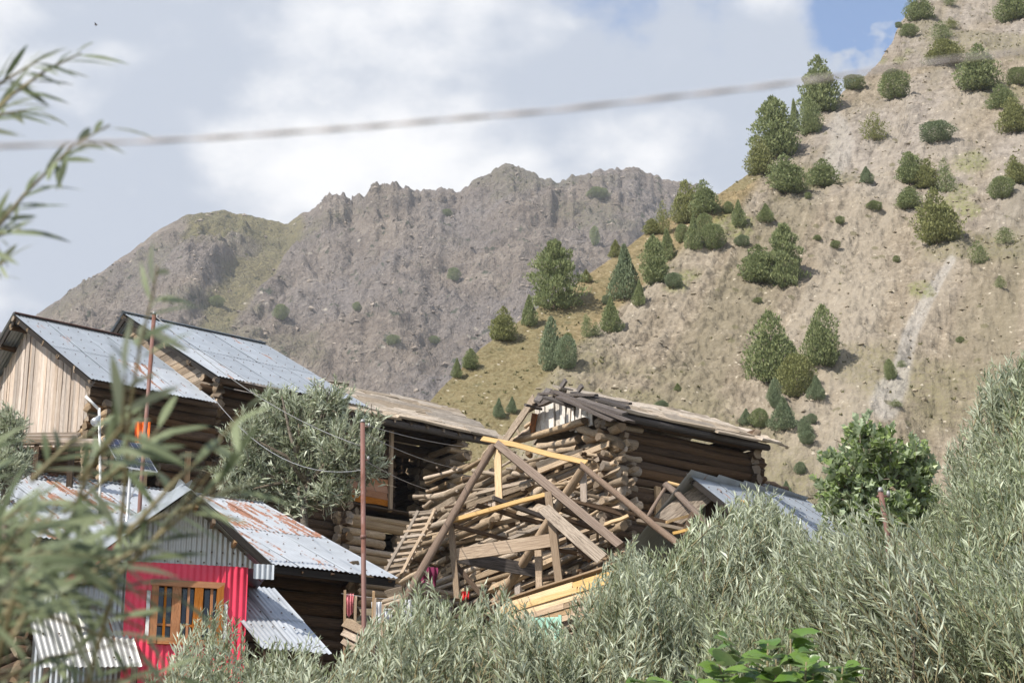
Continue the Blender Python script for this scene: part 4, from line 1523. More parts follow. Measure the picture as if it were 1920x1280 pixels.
board(mp, at(996, 1195, 33.18), at(1052, 1192, 33.12), 0.05, 0.04, FRN, 'mint', 'rail')

# ================================================================== small tin-roofed shed right of the ruin
EA = at(1335, 903, 34.6)
FA = Frame(EA, 60.0)
sb = EA.copy()
sb.z = ground_z(0, EA.y)
sh = empty('plank_shed', sb, 'small plank shed with bluish tin roof half hidden behind the silver willow', 'shed')
ea = at(1440, 1012, 34.0)
eb = at(1580, 1038, 36.2)
ridge_a, ridge_b = at(1338, 904, 35.4), at(1478, 930, 37.6)
dua = (eb - ea)
La = dua.length
dua.normalize()
dsa = (ridge_a - ea)
dsa = dsa - dua * dsa.dot(dua)
Sa = dsa.length
dsa.normalize()
tin_roof(sh, ea + dua * 0.0, dua, dsa, La, Sa, 1, ['tin'], 4)
board(sh, ea + Z * -0.06 + dua * .02, ea + dsa * Sa + Z * -0.06 + dua * .02, 0.05, 0.10, dua.cross(dsa), 'wood_shade_black', 'barge_board')
bk = (dsa - Z * 2 * dsa.z) * Sa
tin_roof(sh, ea + dsa * Sa + bk + dua * La, -dua, (-bk).normalized(), La, Sa, 1, ['tin'], 0)
hz = Vector((dsa.x, dsa.y, 0)).normalized()
for i in range(9):                                     # upright planks of its gable end
    t = (i + 0.6) / 9
    top = ea + dsa * Sa * t + dua * 0.5 - Z * 0.08
    bot = top.copy()
    bot.z = ea.z - 1.8
    board(sh, bot, top, Sa / 9 * 0.80, 0.025, -dua, 'wood_brown_shaded', 'plank')
for i in range(10):
    a = ea + hz * 0.35 + dua * (0.3 + i * (La - 0.5) / 10) - Z * 0.05
    board(sh, a - Z * 1.9, a + Z * 0.15, 0.30, 0.025, hz, 'wood_brown_shaded', 'plank')
# second, longer tin roof behind it
s2e, s2f = at(1500, 985, 38.2), at(1640, 1022, 40.4)
s2 = empty('tin_shed', Vector((s2e.x, s2e.y, ground_z(0, s2e.y))), 'long low shed roof of bluish tin running down behind the willow, left of the poplar', 'shed')
du2 = (s2f - s2e)
Lb = du2.length
du2.normalize()
rg = at(1424, 914, 40.0)
dd = rg - s2e
dd = dd - du2 * dd.dot(du2)
Sb = dd.length
dd.normalize()
tin_roof(s2, s2e, du2, dd, Lb, Sb, 1, lambda i, j: random.choice(['tin', 'tin', 'tin_rusty']), 4)
corr_wall(s2, s2e + dd * 0.25 - Z * 0.1, du2, Lb - 0.1, lambda s: -1.6, lambda s: 0.02, 'tin')
for t in (0.1, 0.9):
    beam(s2, s2e + dd * 0.3 + du2 * Lb * t - Z * 1.7, s2e + dd * 0.3 + du2 * Lb * t - Z * 0.05, 0.1, 0.1, 'wood_brown_shaded', 'post')
bk2 = (dd - Z * 2 * dd.z) * Sb
corr_wall(s2, s2e + dd * 0.25 + du2 * 0.04, Vector((dd.x, dd.y, 0)).normalized(), Vector((dd.x, dd.y, 0)).length * Sb * 1.6, lambda s: -1.6, lambda s: min(s, 2 * Vector((dd.x, dd.y, 0)).length * Sb - s) * dd.z / Vector((dd.x, dd.y, 0)).length - 0.03, 'tin_dull')
tin_roof(s2, s2e + dd * Sb + bk2 + du2 * Lb, -du2, (-bk2).normalized(), Lb, Sb, 1, ['tin'], 0)
log(s2, at(1425, 906, 40.3), at(1476, 920, 40.8), 0.07, 'wood_brown_shaded', 'ridge_log')
# ================================================================== red corrugated house in front
RB = at(742, 1085, 32.0)                               # right lower corner of its main roof
FM = Frame(RB, 59.0)
hwm, risem = on_plane(RB, FM.d2, Z, 490, 946)
LMn = -along(RB, FM.d1, 70)                            # the eave runs left to here
print('red main hw', hwm, 'rise', risem, 'L', LMn)
gm = ground_z(0, 29.5)
rbase = FM.p(-LMn / 2, 1, 0)
rbase.z = gm
rh = empty('red_tin_house', rbase, 'house clad in bright red corrugated sheet with rusty tin roof', 'house')
dsm = FM.d2 * hwm + Z * risem
slm = dsm.length
dsm.normalize()
EL0 = FM.p(-LMn, 0, 0)
tin_roof(rh, EL0 + Z * 0.02, FM.d1, dsm, LMn, slm, 2, ['tin_rusty', 'tin_rusty', 'tin_rusty', 'tin_light'], 4, name='roof_sheet')
bkm = (FM.d2 * hwm - Z * risem)
tin_roof(rh, EL0 + FM.d2 * 2 * hwm + FM.d1 * LMn + Z * 0.02, -FM.d1, (-bkm).normalized(), LMn, slm, 2, ['tin_rusty'], 0, name='roof_sheet')
board(rh, EL0 - Z * 0.07 + FM.d2 * .04, RB - Z * 0.07 + FM.d2 * .04, 0.03, 0.11, Z, 'wood_shade_black', 'fascia')
for i in range(12):
    u = -LMn + 0.2 + i * (LMn - 0.3) / 11
    beam(rh, FM.p(u, 0.06, -0.05), FM.p(u, hwm, risem - 0.08), 0.06, 0.08, 'wood_brown_shaded', 'rafter')
for t in (0.02, 0.35, 0.7):
    board(rh, FM.p(-LMn, hwm * t + .1, risem * t - 0.06), FM.p(0, hwm * t + .1, risem * t - 0.06), 0.25, 0.025, dsm.cross(FM.d1), 'wood_brown_shaded', 'roof_plank')
zbm = gm - RB.z - 0.2
rwl = along(FM.p(0, 1.0, -0.8), FM.d1, 648)
log_wall(rh, FM.p(-LMn + 0.3, 1.0, 0), FM.d1, LMn - 0.3 + rwl, zbm, risem / hwm - 0.12, 0.10, 'wood_brown_shaded', 0.2)
log_wall(rh, FM.p(rwl, 1.0, 0.05), FM.d2, 2 * hwm - 2, zbm, 0.3, 0.10, 'wood_brown_shaded', 0.22)
log_wall(rh, FM.p(-LMn + 0.3, 1.0, 0.05), FM.d2, 2 * hwm - 2, zbm, 0.3, 0.10, 'wood_brown_shaded', 0.2)

# ---- gabled bay with the red front
PR = at(461, 1066, 29.0)                               # right top corner of the red front wall
FP = Frame(PR, 75.0)                                   # u to the right along the front, v to the back
WB = -along(PR, FP.d1, 238)                            # width of the red front
OP = 0.38                                              # overhang of the bay roof
Pq = PR - FP.d2 * OP
ua, wa = on_plane(Pq, FP.d1, Z, 347, 912)              # apex
ur, wr = on_plane(Pq, FP.d1, Z, 512, 1064)             # right foot
ul, wl_ = on_plane(Pq, FP.d1, Z, 92, 1080)             # left foot
print('bay', WB, ua, wa, ur, wr, ul, wl_)
bay_len = 2.6
A0 = Pq + FP.d1 * ua + Z * wa
R0_ = Pq + FP.d1 * ur + Z * wr
L0_ = Pq + FP.d1 * ul + Z * wl_
sr = A0 - R0_
tin_roof(rh, R0_ + Z * 0.02, FP.d2, sr.normalized() * 1, bay_len, sr.length, 1, ['tin_light'], 3, name='bay_roof_sheet')
slv = A0 - L0_
tin_roof(rh, L0_ + Z * 0.02 + FP.d2 * bay_len, -FP.d2, slv.normalized(), bay_len, slv.length, 1, ['tin_light'], 3, name='bay_roof_sheet')
nl = slv.cross(FP.d2).normalized()
board(rh, R0_ - Z * 0.05, A0 - Z * 0.05, 0.04, 0.11, sr.cross(FP.d2), 'wood_shade_black', 'barge_board')
board(rh, L0_ - Z * 0.05, A0 - Z * 0.05, 0.04, 0.11, slv.cross(FP.d2), 'wood_shade_black', 'barge_board')
# bright flashing strip that covers the left edge, red trim board under it
fl = L0_.lerp(A0, 0.02) - FP.d2 * 0.035 + Z * -0.02
board(rh, L0_ - FP.d2 * 0.04 - Z * 0.07, A0 - FP.d2 * 0.04 - Z * 0.02, 0.17, 0.012, -FP.d2 + nl * 0.3, 'tin', 'flashing')
board(rh, L0_ + slv * 0.02 - Z * 0.27 - FP.d2 * 0.02, L0_ + slv * 0.50 - Z * 0.22 - FP.d2 * 0.02, 0.10, 0.02, -FP.d2, 'tin_red', 'trim_board')
# short timbers under the right overhang
for t in (0.12, 0.42, 0.66, 0.86):
    c = R0_.lerp(A0, t) - Z * 0.10
    beam(rh, c, c + FP.d2 * OP, 0.07, 0.05, 'wood_tan', 'lookout', FP.d1)
c = R0_ - Z * 0.06
put('eave_sheet', sheet_mesh(0.3, 0.22, 'tin_light'), rh, Matrix.Translation(c - FP.d1 * 0.14 - FP.d2 * 0.03 - Z * 0.12) @ basis(FP.d1, -FP.d2) @ Matrix.Rotation(0, 4, 'X'))
# grey corrugated gable
zt0 = 0.0


def gable_top(s):
    u = -WB - 0.85 + s
    rt = wa + (u - ua) * (wr - wa) / (ur - ua)
    lt = wa + (u - ua) * (wl_ - wa) / (ul - ua)
    return min(rt, lt) - 0.07


corr_wall(rh, PR - FP.d1 * (WB + 0.85), FP.d1, WB + 0.85 + 0.24, lambda s: 0.0, gable_top, 'tin_dull', 0.8, 'gable_sheet', 0.076, 0.013)
for i in range(1):
    pts = [PR + FP.d1 * (-WB - 0.6 + k * 0.19) - FP.d2 * 0.018 + Z * 0.06 for k in range(14)] + [PR + FP.d1 * (-WB + 0.9 + k * 0.16) - FP.d2 * 0.018 + Z * 0.22 for k in range(6)]
    put('nails', nails_mesh(pts, -FP.d2, 0.016), rh, None, 'stuff')
# red front below with the window opening
zf = gm - PR.z - 0.2
x0w = along(PR - Z * 0.3, FP.d1, 286)
x1w = along(PR - Z * 0.3, FP.d1, 418)
_, zwt = on_plane(PR, FP.d1, Z, 350, 1092)
_, zwb = on_plane(PR, FP.d1, Z, 350, 1208)
for (a, b, z0, z1) in ((-WB, x0w, zf, 0.0), (x1w, 0.0, zf, 0.0), (x0w, x1w, zwt, 0.0), (x0w, x1w, zf, zwb)):
    corr_wall(rh, PR + FP.d1 * a - FP.d2 * 0.03, FP.d1, b - a, (lambda q: lambda s: q)(z0), (lambda q: lambda s: q + 0.02)(z1), 'tin_red', 0.75, 'red_sheet', 0.095, 0.012)
corr_wall(rh, PR + FP.d2 * 0.02, FP.d2, 2.2, lambda s: zf, lambda s: 0.2, 'tin_red', 0.75, 'red_sheet', 0.095, 0.012)
# window of three lights
win = put('window', board_mesh(2, 'wood_dark'), rh, span(PR + FP.d1 * ((x0w + x1w) / 2) + FP.d2 * 0.10 + Z * zwb, PR + FP.d1 * ((x0w + x1w) / 2) + FP.d2 * 0.10 + Z * zwt, x1w - x0w, 0.02, FP.d2))


def wbar(u0, z0, u1, z1, w, name, mat='wood_orange', off=0.05, th=0.06):
    p = PR + FP.d1 * u0 - FP.d2 * off + Z * z0
    q = PR + FP.d1 * u1 - FP.d2 * off + Z * z1
    return board(win, p, q, w, th, -FP.d2, mat, name)


ww = x1w - x0w
wh = zwt - zwb
wbar(x0w + 0.04, zwb, x0w + 0.04, zwt, 0.10, 'jamb')
wbar(x1w - 0.04, zwb, x1w - 0.04, zwt, 0.10, 'jamb')
wbar(x0w - 0.02, zwt - 0.03, x1w + 0.02, zwt - 0.03, 0.09, 'head')
wbar(x0w - 0.04, zwb + 0.03, x1w + 0.04, zwb + 0.03, 0.09, 'sill')
for t in (0.345, 0.655):
    wbar(x0w + ww * t, zwb, x0w + ww * t, zwt, 0.13, 'mullion', off=0.045)
for c0, c1 in ((0.0, 0.345), (0.345, 0.655), (0.655, 1.0)):
    a, b = x0w + ww * c0 + 0.09, x0w + ww * c1 - 0.06
    m = (a + b) / 2
    wbar(m, zwb, m, zwt, 0.035, 'glazing_bar', off=0.03, th=0.03)
    wbar(a, zwb + wh * 0.30, b, zwb + wh * 0.30, 0.035, 'glazing_bar', off=0.025, th=0.025)
    for (s0, s1) in ((a, m - 0.02), (m + 0.02, b)):
        p = PR + FP.d1 * ((s0 + s1) / 2) - FP.d2 * -0.02 + Z * (zwb + 0.08)
        board(win, p, p + Z * (wh - 0.15), s1 - s0, 0.008, -FP.d2, 'glass', 'pane', 2)
for (u, z0, z1) in ((x0w - 0.05, zwb + 0.1, zwb + 0.75), (x1w + 0.05, zwb + 0.05, zwb + 0.6)):
    board(rh, PR + FP.d1 * u - FP.d2 * 0.055 + Z * z0, PR + FP.d1 * u - FP.d2 * 0.055 + Z * z1, 0.05, 0.02, -FP.d2, 'white_paint', 'putty_strip')
# grey corrugated annex left of the red front, and the sheet over its foot
corr_wall(rh, PR - FP.d1 * (WB + 1.25) + FP.d2 * 0.12, FP.d1, 1.25, lambda s: zf, lambda s: -0.55 + 0.42 * s, 'tin_light', 0.62, 'annex_sheet', 0.076, 0.012)
p0, p1, p2 = at(80, 1250, 27.6), at(262, 1248, 28.3), at(240, 1160, 28.75)
du_ = (p1 - p0)
la_ = du_.length
du_.normalize()
dv_ = p2 - p1
dv_ = dv_ - du_ * dv_.dot(du_)
tin_roof(rh, p0, du_, dv_.normalized(), la_, dv_.length, 1, ['tin_dull'], 2, name='awning_sheet')
for t in (0.05, 0.95):
    beam(rh, p0 + du_ * la_ * t - Z * 1.2, p0 + du_ * la_ * t - Z * 0.02, 0.08, 0.08, 'wood_brown_shaded', 'awning_post')
# low tin roof in the angle right of the red front
TR_ = at(514, 1107, 30.5)
a_, b_ = on_plane(TR_, -FM.d2, -Z, 618, 1225)
q0 = TR_ - FM.d2 * a_ - Z * b_
dv_ = (TR_ - q0)
tin_roof(rh, q0 - FM.d1 * 1.05, FM.d1, dv_.normalized(), 1.05, dv_.length, 2, ['tin_light'], 2, name='lean_to_sheet', width=0.55)
for t in (-0.95, -0.1):
    beam(rh, q0 + FM.d1 * t - Z * 1.5 + FM.d2 * .1, q0 + FM.d1 * t - Z * 0.0 + FM.d2 * .1, 0.07, 0.07, 'wood_brown_shaded', 'lean_to_post')
# ================================================================== vegetation
def unit(a):
    return a / np.maximum(np.linalg.norm(a, axis=-1, keepdims=True), 1e-9)


def leaf_arrays(P, D, N, L, Wd, fold=0.25, curl=0.12):
    """lance-shaped leaves, each one folded along its midrib: 4 vertices, 2 triangles"""
    D = unit(D)
    S = unit(np.cross(D, N))
    N = np.cross(S, D)
    L = L[:, None]
    Wd = Wd[:, None]
    a = P
    b = P + D * L * 0.42 + S * Wd * 0.5 + N * Wd * fold
    c = P + D * L - N * L * curl
    d = P + D * L * 0.42 - S * Wd * 0.5 + N * Wd * fold
    v = np.stack([a, b, c, d], 1).reshape(-1, 3)
    i = np.arange(len(P))[:, None] * 4
    f = np.concatenate([i + np.array([[0, 1, 2]]), i + np.array([[0, 2, 3]])], 1).reshape(-1, 3)
    return v, f


def long_leaf_arrays(P, D, N, L, Wd, curl=0.15):
    """finer leaf outline for near leaves: 8 vertices, 6 triangles"""
    D = unit(D)
    S = unit(np.cross(D, N))
    N = np.cross(S, D)
    L = L[:, None]
    Wd = Wd[:, None]
    sts = ((0.25, 0.40), (0.5, 0.5), (0.78, 0.33))
    vs = [P]
    for t, h in sts:
        c = P + D * L * t - N * L * curl * t * t
        vs += [c + S * Wd * h + N * Wd * 0.2 * h, c - S * Wd * h + N * Wd * 0.2 * h]
    vs.append(P + D * L - N * L * curl)
    v = np.stack(vs, 1).reshape(-1, 3)
    tri = np.array([[0, 1, 2], [1, 3, 2], [2, 3, 4], [3, 5, 4], [4, 5, 6], [5, 7, 6]])
    i = np.arange(len(P))[:, None, None] * 8
    f = (i + tri[None]).reshape(-1, 3)
    return v, f


def shoots_to_leaves(B, T, rg, per, Lf, Wf, sag=0.15, spread=0.75, start=0.15, arr=leaf_arrays, **kw):
    """leaves set round many curved shoots that run from B to T"""
    n = len(B)
    t = start + (1 - start) * (np.arange(per)[None, :] + rg.uniform(0, 1, (n, per))) / per
    A = T - B
    ln = np.linalg.norm(A, axis=1)
    side = unit(np.cross(A, rg.normal(0, 1, (n, 3))))
    bow = side * (ln * sag * rg.uniform(-1, 1, n))[:, None]
    tt = t[..., None]
    P = B[:, None] + A[:, None] * tt + bow[:, None] * (4 * tt * (1 - tt))
    tan = unit(A[:, None] + bow[:, None] * (4 - 8 * tt))
    rad = unit(np.cross(tan, rg.normal(0, 1, (n, per, 3))))
    k = spread * rg.uniform(0.6, 1.25, (n, per, 1)) * (1.05 - 0.55 * tt)
    D = unit(tan + rad * k)
    N = unit(np.cross(D, np.cross(tan, D)) + 0.5 * rg.normal(0, 1, (n, per, 3)))
    L = Lf * rg.uniform(0.65, 1.2, (n, per)) * (1.08 - 0.45 * t ** 3)
    Wd = L * (Wf / Lf) * rg.uniform(0.8, 1.2, (n, per))
    return arr(P.reshape(-1, 3), D.reshape(-1, 3), N.reshape(-1, 3), L.ravel(), Wd.ravel(), **kw), (A, bow)


def stems_mesh(B, T, bow, r0, mat, r1=None, seg=4):
    """three-sided tapering stems for many shoots in one mesh"""
    n = len(B)
    A = T - B
    ts = np.linspace(0, 1, seg)
    x = unit(np.cross(A, np.array([0.3, 0.5, 0.8])))
    y = unit(np.cross(A, x))
    rings = []
    r0 = np.broadcast_to(np.asarray(r0, float), (n,))
    for t in ts:
        c = B + A * t + bow * (4 * t * (1 - t))
        r = (r0 * (1 - 0.8 * t))[:, None]
        for a in (0, 2.094, 4.189):
            rings.append(c + (x * math.cos(a) + y * math.sin(a)) * r)
    v = np.stack(rings, 1).reshape(-1, 3)
    per = seg * 3
    tri = []
    for i in range(seg - 1):
        for j in range(3):
            k = (j + 1) % 3
            tri.append((i * 3 + j, i * 3 + k, (i + 1) * 3 + k, (i + 1) * 3 + j))
    f = (np.arange(n)[:, None, None] * per + np.array(tri)[None]).reshape(-1, 4)
    return mesh_np('stems', v, f, M_[mat], smooth=True)


# ------------------------------------------------------------------ willow thickets in front
def thicket(name, label, top, x0, x1, Y0, Y1, n, seed, mat='willow', leaf=0.088, wid=0.0155, per=28, slen=0.75, lean=(0.1, -0.05), cat='willow', group=None, depth_drop=0.25, below=1.3, arr=leaf_arrays):
    """a bush whose crown follows `top` (photograph outline), grown as upright leafy shoots through a real depth"""
    rg = np.random.default_rng(seed)
    Ym = (Y0 + Y1) / 2
    tp = [at(x, y, Ym) for x, y in top]
    tx, tz = [p.x for p in tp], [p.z for p in tp]
    xa, xb = at(x0, 1100, Ym).x, at(x1, 1100, Ym).x
    X = rg.uniform(xa, xb, n)
    Yv = rg.uniform(Y0, Y1, n)
    # rounded crowns side by side: shoots splay out of each crown, hollows stay between them
    sp = 0.62
    cxs, cys = [], []
    for a in np.arange(xa - 0.1, xb + 0.3, sp):
        for b in np.arange(Y0, Y1 + 0.3, sp * 1.15):
            cxs.append(a + rg.uniform(-0.24, 0.24))
            cys.append(b + rg.uniform(-0.24, 0.24))
    cxs, cys = np.array(cxs), np.array(cys)
    lift = rg.uniform(-0.18, 0.08, len(cxs))
    D2 = np.hypot(X[:, None] - cxs, Yv[:, None] - cys)
    cr = np.argmin(D2, 1)
    dd = D2[np.arange(n), cr]
    bump = np.sqrt(np.clip(1 - (dd / 0.50) ** 2, 0, 1))
    H = np.interp(X, tx, tz) * (Yv / Ym) ** 0.6 - 0.50 * (1 - bump) + lift[cr] + 0.09
    rel = np.abs(Yv - Ym) / (Y1 - Y0) * 2
    H = H - depth_drop * rel ** 2
    down = rg.beta(0.9, 1.6, n) * below
    down[: n // 3] = rg.uniform(0, 0.12, n // 3)
    tip = np.stack([X, Yv, H - down + rg.normal(0, 0.03, n)], 1)
    d = np.stack([lean[0] + rg.normal(0, 0.30, n) + (X - cxs[cr]) * 1.1, lean[1] + rg.normal(0, 0.28, n) + (Yv - cys[cr]) * 1.1, np.ones(n)], 1)
    B = tip - unit(d) * (slen * rg.uniform(0.65, 1.25, n))[:, None]
    (v, f), (A, bow) = shoots_to_leaves(B, tip, rg, per, leaf, wid, arr=arr, spread=0.95)
    tone = rg.integers(0, 3, len(cxs))[cr]
    midx = np.repeat(np.minimum(tone, 2), per * (len(f) // (n * per)))
    gx, gy = (xa + xb) / 2, Ym
    gz0 = ground_z(gx, gy)
    o = empty(name, (gx, gy, gz0), label, cat, group)
    put('foliage', mesh_np('foliage', v, f, mats=[M_[mat], M_['willow_green'], M_['willow']], midx=midx), o, None)
    put('shoots', stems_mesh(B, tip, bow, 0.006, 'twig'), o, None)
    # main stems from the ground into the crown
    m = max(8, n // 22)
    idx = rg.choice(n, m, replace=False)
    foot = np.stack([gx + (X[idx] - gx) * 0.55 + rg.normal(0, 0.08, m), gy + (Yv[idx] - gy) * 0.5, np.full(m, gz0 - 0.1)], 1)
    sb = rg.normal(0, 0.08, (m, 3))
    put('stems', stems_mesh(foot, B[idx] + (tip[idx] - B[idx]) * 0.3, sb, 0.022, 'bark', seg=5), o, None)
    return o


thicket('willow_bush', 'silver willow thicket filling the lower right corner of the picture', [(1380, 1060), (1470, 1010), (1520, 980), (1575, 955), (1610, 950), (1650, 1000), (1700, 1000), (1740, 990), (1800, 1010), (1870, 1010), (1960, 1000), (2200, 1040)],
        1400, 2200, 11.2, 13.4, 1400, 11, slen=0.8, lean=(-0.32, -0.1))
thicket('willow_bush', 'dome-shaped silver willow in front of the tin-roofed shed', [(1120, 1120), (1180, 1050), (1260, 1045), (1310, 985), (1345, 940), (1380, 922), (1420, 915), (1465, 925), (1500, 950), (1540, 980), (1580, 1020)],
        1140, 1560, 13.2, 15.0, 900, 12, slen=0.6, leaf=0.085, wid=0.0155, lean=(0.0, -0.1))
thicket('willow_bush', 'silver willow with tall tips between the mint panel and the dome-shaped willow', [(1020, 1150), (1060, 1110), (1100, 1070), (1150, 1040), (1185, 1010), (1215, 1025), (1260, 1075), (1320, 1110), (1400, 1140)],
        1040, 1400, 11.4, 13.0, 620, 13, slen=0.7, lean=(-0.12, -0.1))
thicket('willow_bush', 'silver willow under the propped timber frame, bottom centre', [(660, 1180), (700, 1140), (740, 1100), (790, 1070), (830, 1110), (870, 1100), (925, 1060), (960, 1120), (1000, 1160), (1060, 1180), (1100, 1200)],
        670, 1090, 11.0, 12.8, 560, 14, slen=0.75, lean=(0.0, -0.1))
thicket('willow_bush', 'low silver willow in front of the red house wall', [(250, 1270), (290, 1225), (340, 1185), (385, 1130), (415, 1105), (440, 1165), (480, 1185), (560, 1180), (600, 1160), (640, 1200), (700, 1215)],
        255, 690, 12.4, 14.2, 430, 15, slen=0.7, lean=(0.05, -0.1))
thicket('willow_tree', 'tall willow on the right edge with branches hanging over the hillside view', [(1730, 1000), (1765, 910), (1790, 860), (1820, 790), (1850, 740), (1880, 690), (1920, 640), (1990, 590), (2080, 600), (2200, 700)],
        1760, 2180, 15.0, 17.2, 1050, 16, mat='willow_green', slen=0.62, lean=(-0.35, -0.1), leaf=0.10, wid=0.019, below=3.0)
thicket('willow_tree', 'grey-green willow rising between the poplar and the right edge', [(1700, 1010), (1740, 975), (1780, 930), (1820, 900), (1870, 850), (1960, 820)],
        1710, 1990, 13.6, 15.2, 420, 17, mat='willow_green', slen=0.6, lean=(-0.25, -0.1), below=1.6)


# bushy round tree in front of the log house
def round_tree(name, label, blobs, Y, n, seed, mat, leaf, wid, per, slen, trunk, cat='tree', arr=leaf_arrays, spread=0.75, fold=0.25):
    """crown of leafy shoots that radiate out of several overlapping masses; blobs = (px, py, rx, ry) in photograph pixels"""
    rg = np.random.default_rng(seed)
    tot = sum(b[2] * b[3] for b in blobs)
    Bs, Ts = [], []
    s = Y / (FPX * math.cos(PITCH)) * 1.0
    for (px, py, rx, ry) in blobs:
        c = np.array(at(px, py, Y + rg.uniform(-0.3, 0.3)))
        k = int(n * rx * ry / tot)
        d = unit(rg.normal(0, 1, (k, 3)))
        rad = np.array([rx * s, min(rx, ry) * s * 0.95, ry * s])
        rr = rg.uniform(0.35, 1.0, k) ** 0.6
        lump = 1 + 0.16 * np.sin(d[:, 0] * 7 + seed) * np.cos(d[:, 2] * 6 + seed * 2)
        T = c + d * rad * (rr * lump)[:, None]
        out = unit(d * np.array([1, 1, 0.8]) + np.array([0, 0, 0.55]) + rg.normal(0, 0.3, (k, 3)))
        B = T - out * (slen * rg.uniform(0.6, 1.3, k))[:, None]
        Bs.append(B)
        Ts.append(T)
    B, T = np.concatenate(Bs), np.concatenate(Ts)
    (v, f), (A, bow) = shoots_to_leaves(B, T, rg, per, leaf, wid, arr=arr, spread=spread)
    tx, ty0 = trunk[0]
    foot = at(tx, ty0, Y)
    g = ground_z(foot.x, foot.y)
    foot.z = min(g, foot.z)
    o = empty(name, foot, label, cat)
    put('crown', mesh_np('crown', v, f, M_[mat]), o, None)
    put('twigs', stems_mesh(B, T, bow, 0.007, 'bark'), o, None)
    pts = [foot] + [at(x, y, Y) for x, y in trunk]
    rr0 = trunk_r = 0.11
    put('trunk', tube_mesh(pts, [rr0 * (1 - 0.55 * i / (len(pts) - 1)) for i in range(len(pts))], 'bark', 8), o, None)
    for b in blobs:
        e = at(b[0], b[1], Y + rg.uniform(-0.4, 0.4))
        a = pts[-1]
        m = a.lerp(e, 0.5) + Vector((rg.uniform(-.1, .1), rg.uniform(-.2, .2), 0.1))
        put('limb', tube_mesh([a, m, e, e + (e - m) * 0.12], [0.05, 0.038, 0.018, 0.008], 'bark', 6), o, None)
    return o


round_tree('willow_tree', 'bushy round willow standing in front of the log house wall', [(560, 800, 95, 80), (480, 825, 70, 75), (645, 830, 75, 75), (545, 880, 110, 70), (440, 890, 50, 50), (695, 855, 48, 48), (615, 745, 60, 40), (530, 750, 60, 35), (480, 915, 60, 35), (620, 915, 70, 35), (560, 935, 60, 30), (690, 790, 35, 40)],
           38.3, 1000, 21, 'willow', 0.175, 0.037, 16, 0.72, [(572, 1020), (570, 960), (575, 910)])
round_tree('poplar_tree', 'leafy green broadleaf tree with shiny leaves behind the right-hand willows', [(1640, 850, 65, 75), (1590, 900, 60, 70), (1680, 920, 75, 75), (1720, 870, 45, 60), (1640, 960, 90, 60), (1610, 820, 30, 40), (1725, 950, 50, 60), (1560, 920, 30, 35)],
           24.0, 640, 22, 'poplar', 0.105, 0.095, 13, 0.34, [(1660, 1080), (1655, 1000), (1650, 930)], spread=1.1)
round_tree('willow_tree', 'small silvery willow at the left edge below the plank gable', [(15, 800, 40, 50), (5, 870, 50, 45), (40, 860, 30, 30)],
           31.0, 330, 23, 'willow', 0.12, 0.022, 18, 0.45, [(10, 1000), (10, 930), (12, 860)])


# broad leaves at the bottom edge
def broad_leaf_plant():
    rg = np.random.default_rng(31)
    Y = 9.5
    root = at(1450, 1420, Y)
    root.z = ground_z(root.x, root.y)
    o = empty('mulberry_sapling', root, 'young plant with large glossy heart-shaped green leaves at the bottom edge', 'sapling')
    shoots = [((1405, 1330), (1368, 1195)), ((1440, 1330), (1440, 1205)), ((1480, 1330), (1482, 1180)), ((1520, 1330), (1530, 1215)), ((1560, 1340), (1580, 1250)), ((1390, 1340), (1345, 1235)), ((1205, 1340), (1208, 1268)), ((1290, 1340), (1305, 1275)), ((1460, 1330), (1455, 1235)), ((1500, 1330), (1512, 1240))]
    pts_leaf = []
    for i, ((ax, ay), (bx, by)) in enumerate(shoots):
        yy = Y + rg.uniform(-0.25, 0.25)
        a, b = at(ax, ay, yy), at(bx, by, yy)
        m = a.lerp(b, 0.5) + Vector((rg.uniform(-.02, .02), 0, 0.01))
        put('stem', tube_mesh([Vector((root.x + (a.x - root.x) * .5, root.y, root.z)), a, m, b], [0.012, 0.008, 0.006, 0.004], 'twig', 5), o, None)
        for t in np.linspace(0.30, 1.0, 7):
            p = a.lerp(b, float(t))
            for q in range(2 if t < 0.95 else 1):
                az_ = rg.uniform(0, 6.28)
                d = Vector((math.cos(az_), math.sin(az_) * 0.7 - 0.35, rg.uniform(-0.05, 0.5))).normalized()
                pts_leaf.append((p, d, rg.uniform(0.085, 0.14) * (1.0 if t < 0.9 else 0.6)))
    # one heart-shaped blade: midrib fold, wavy rim
    st = np.array([0.0, 0.10, 0.28, 0.5, 0.72, 0.9, 1.0])
    hw = np.array([0.10, 0.36, 0.46, 0.42, 0.28, 0.10, 0.0])
    for p, d, L in pts_leaf:
        key = ('broad', int(rg.integers(0, 5)))
        if key not in _cache:
            r2 = np.random.default_rng(600 + key[1])
            v = []
            for s_, h in zip(st, hw):
                dz = -0.22 * s_ * s_
                wv = r2.normal(0, 0.025, 2)
                v += [(s_ - 0.12 * (s_ < 0.05), -h, dz + 0.10 * h / 0.46 + wv[0]), (s_, 0, dz), (s_ - 0.12 * (s_ < 0.05), h, dz + 0.10 * h / 0.46 + wv[1])]
            q = []
            for i in range(len(st) - 1):
                q += [(i * 3, i * 3 + 1, i * 3 + 4, i * 3 + 3), (i * 3 + 1, i * 3 + 2, i * 3 + 5, i * 3 + 4)]
            _cache[key] = mesh_np('leaf', v, np.array(q)[:, ::-1], M_['mulberry_one'], smooth=True)
        upv = Vector((rg.normal(0, .3), -0.5 + rg.normal(0, .3), 1.0))
        M = Matrix.Translation(p + d * 0.02) @ basis(d, upv) @ Matrix.Diagonal((L, L, L, 1))
        put('leaf', _cache[key], o, M)


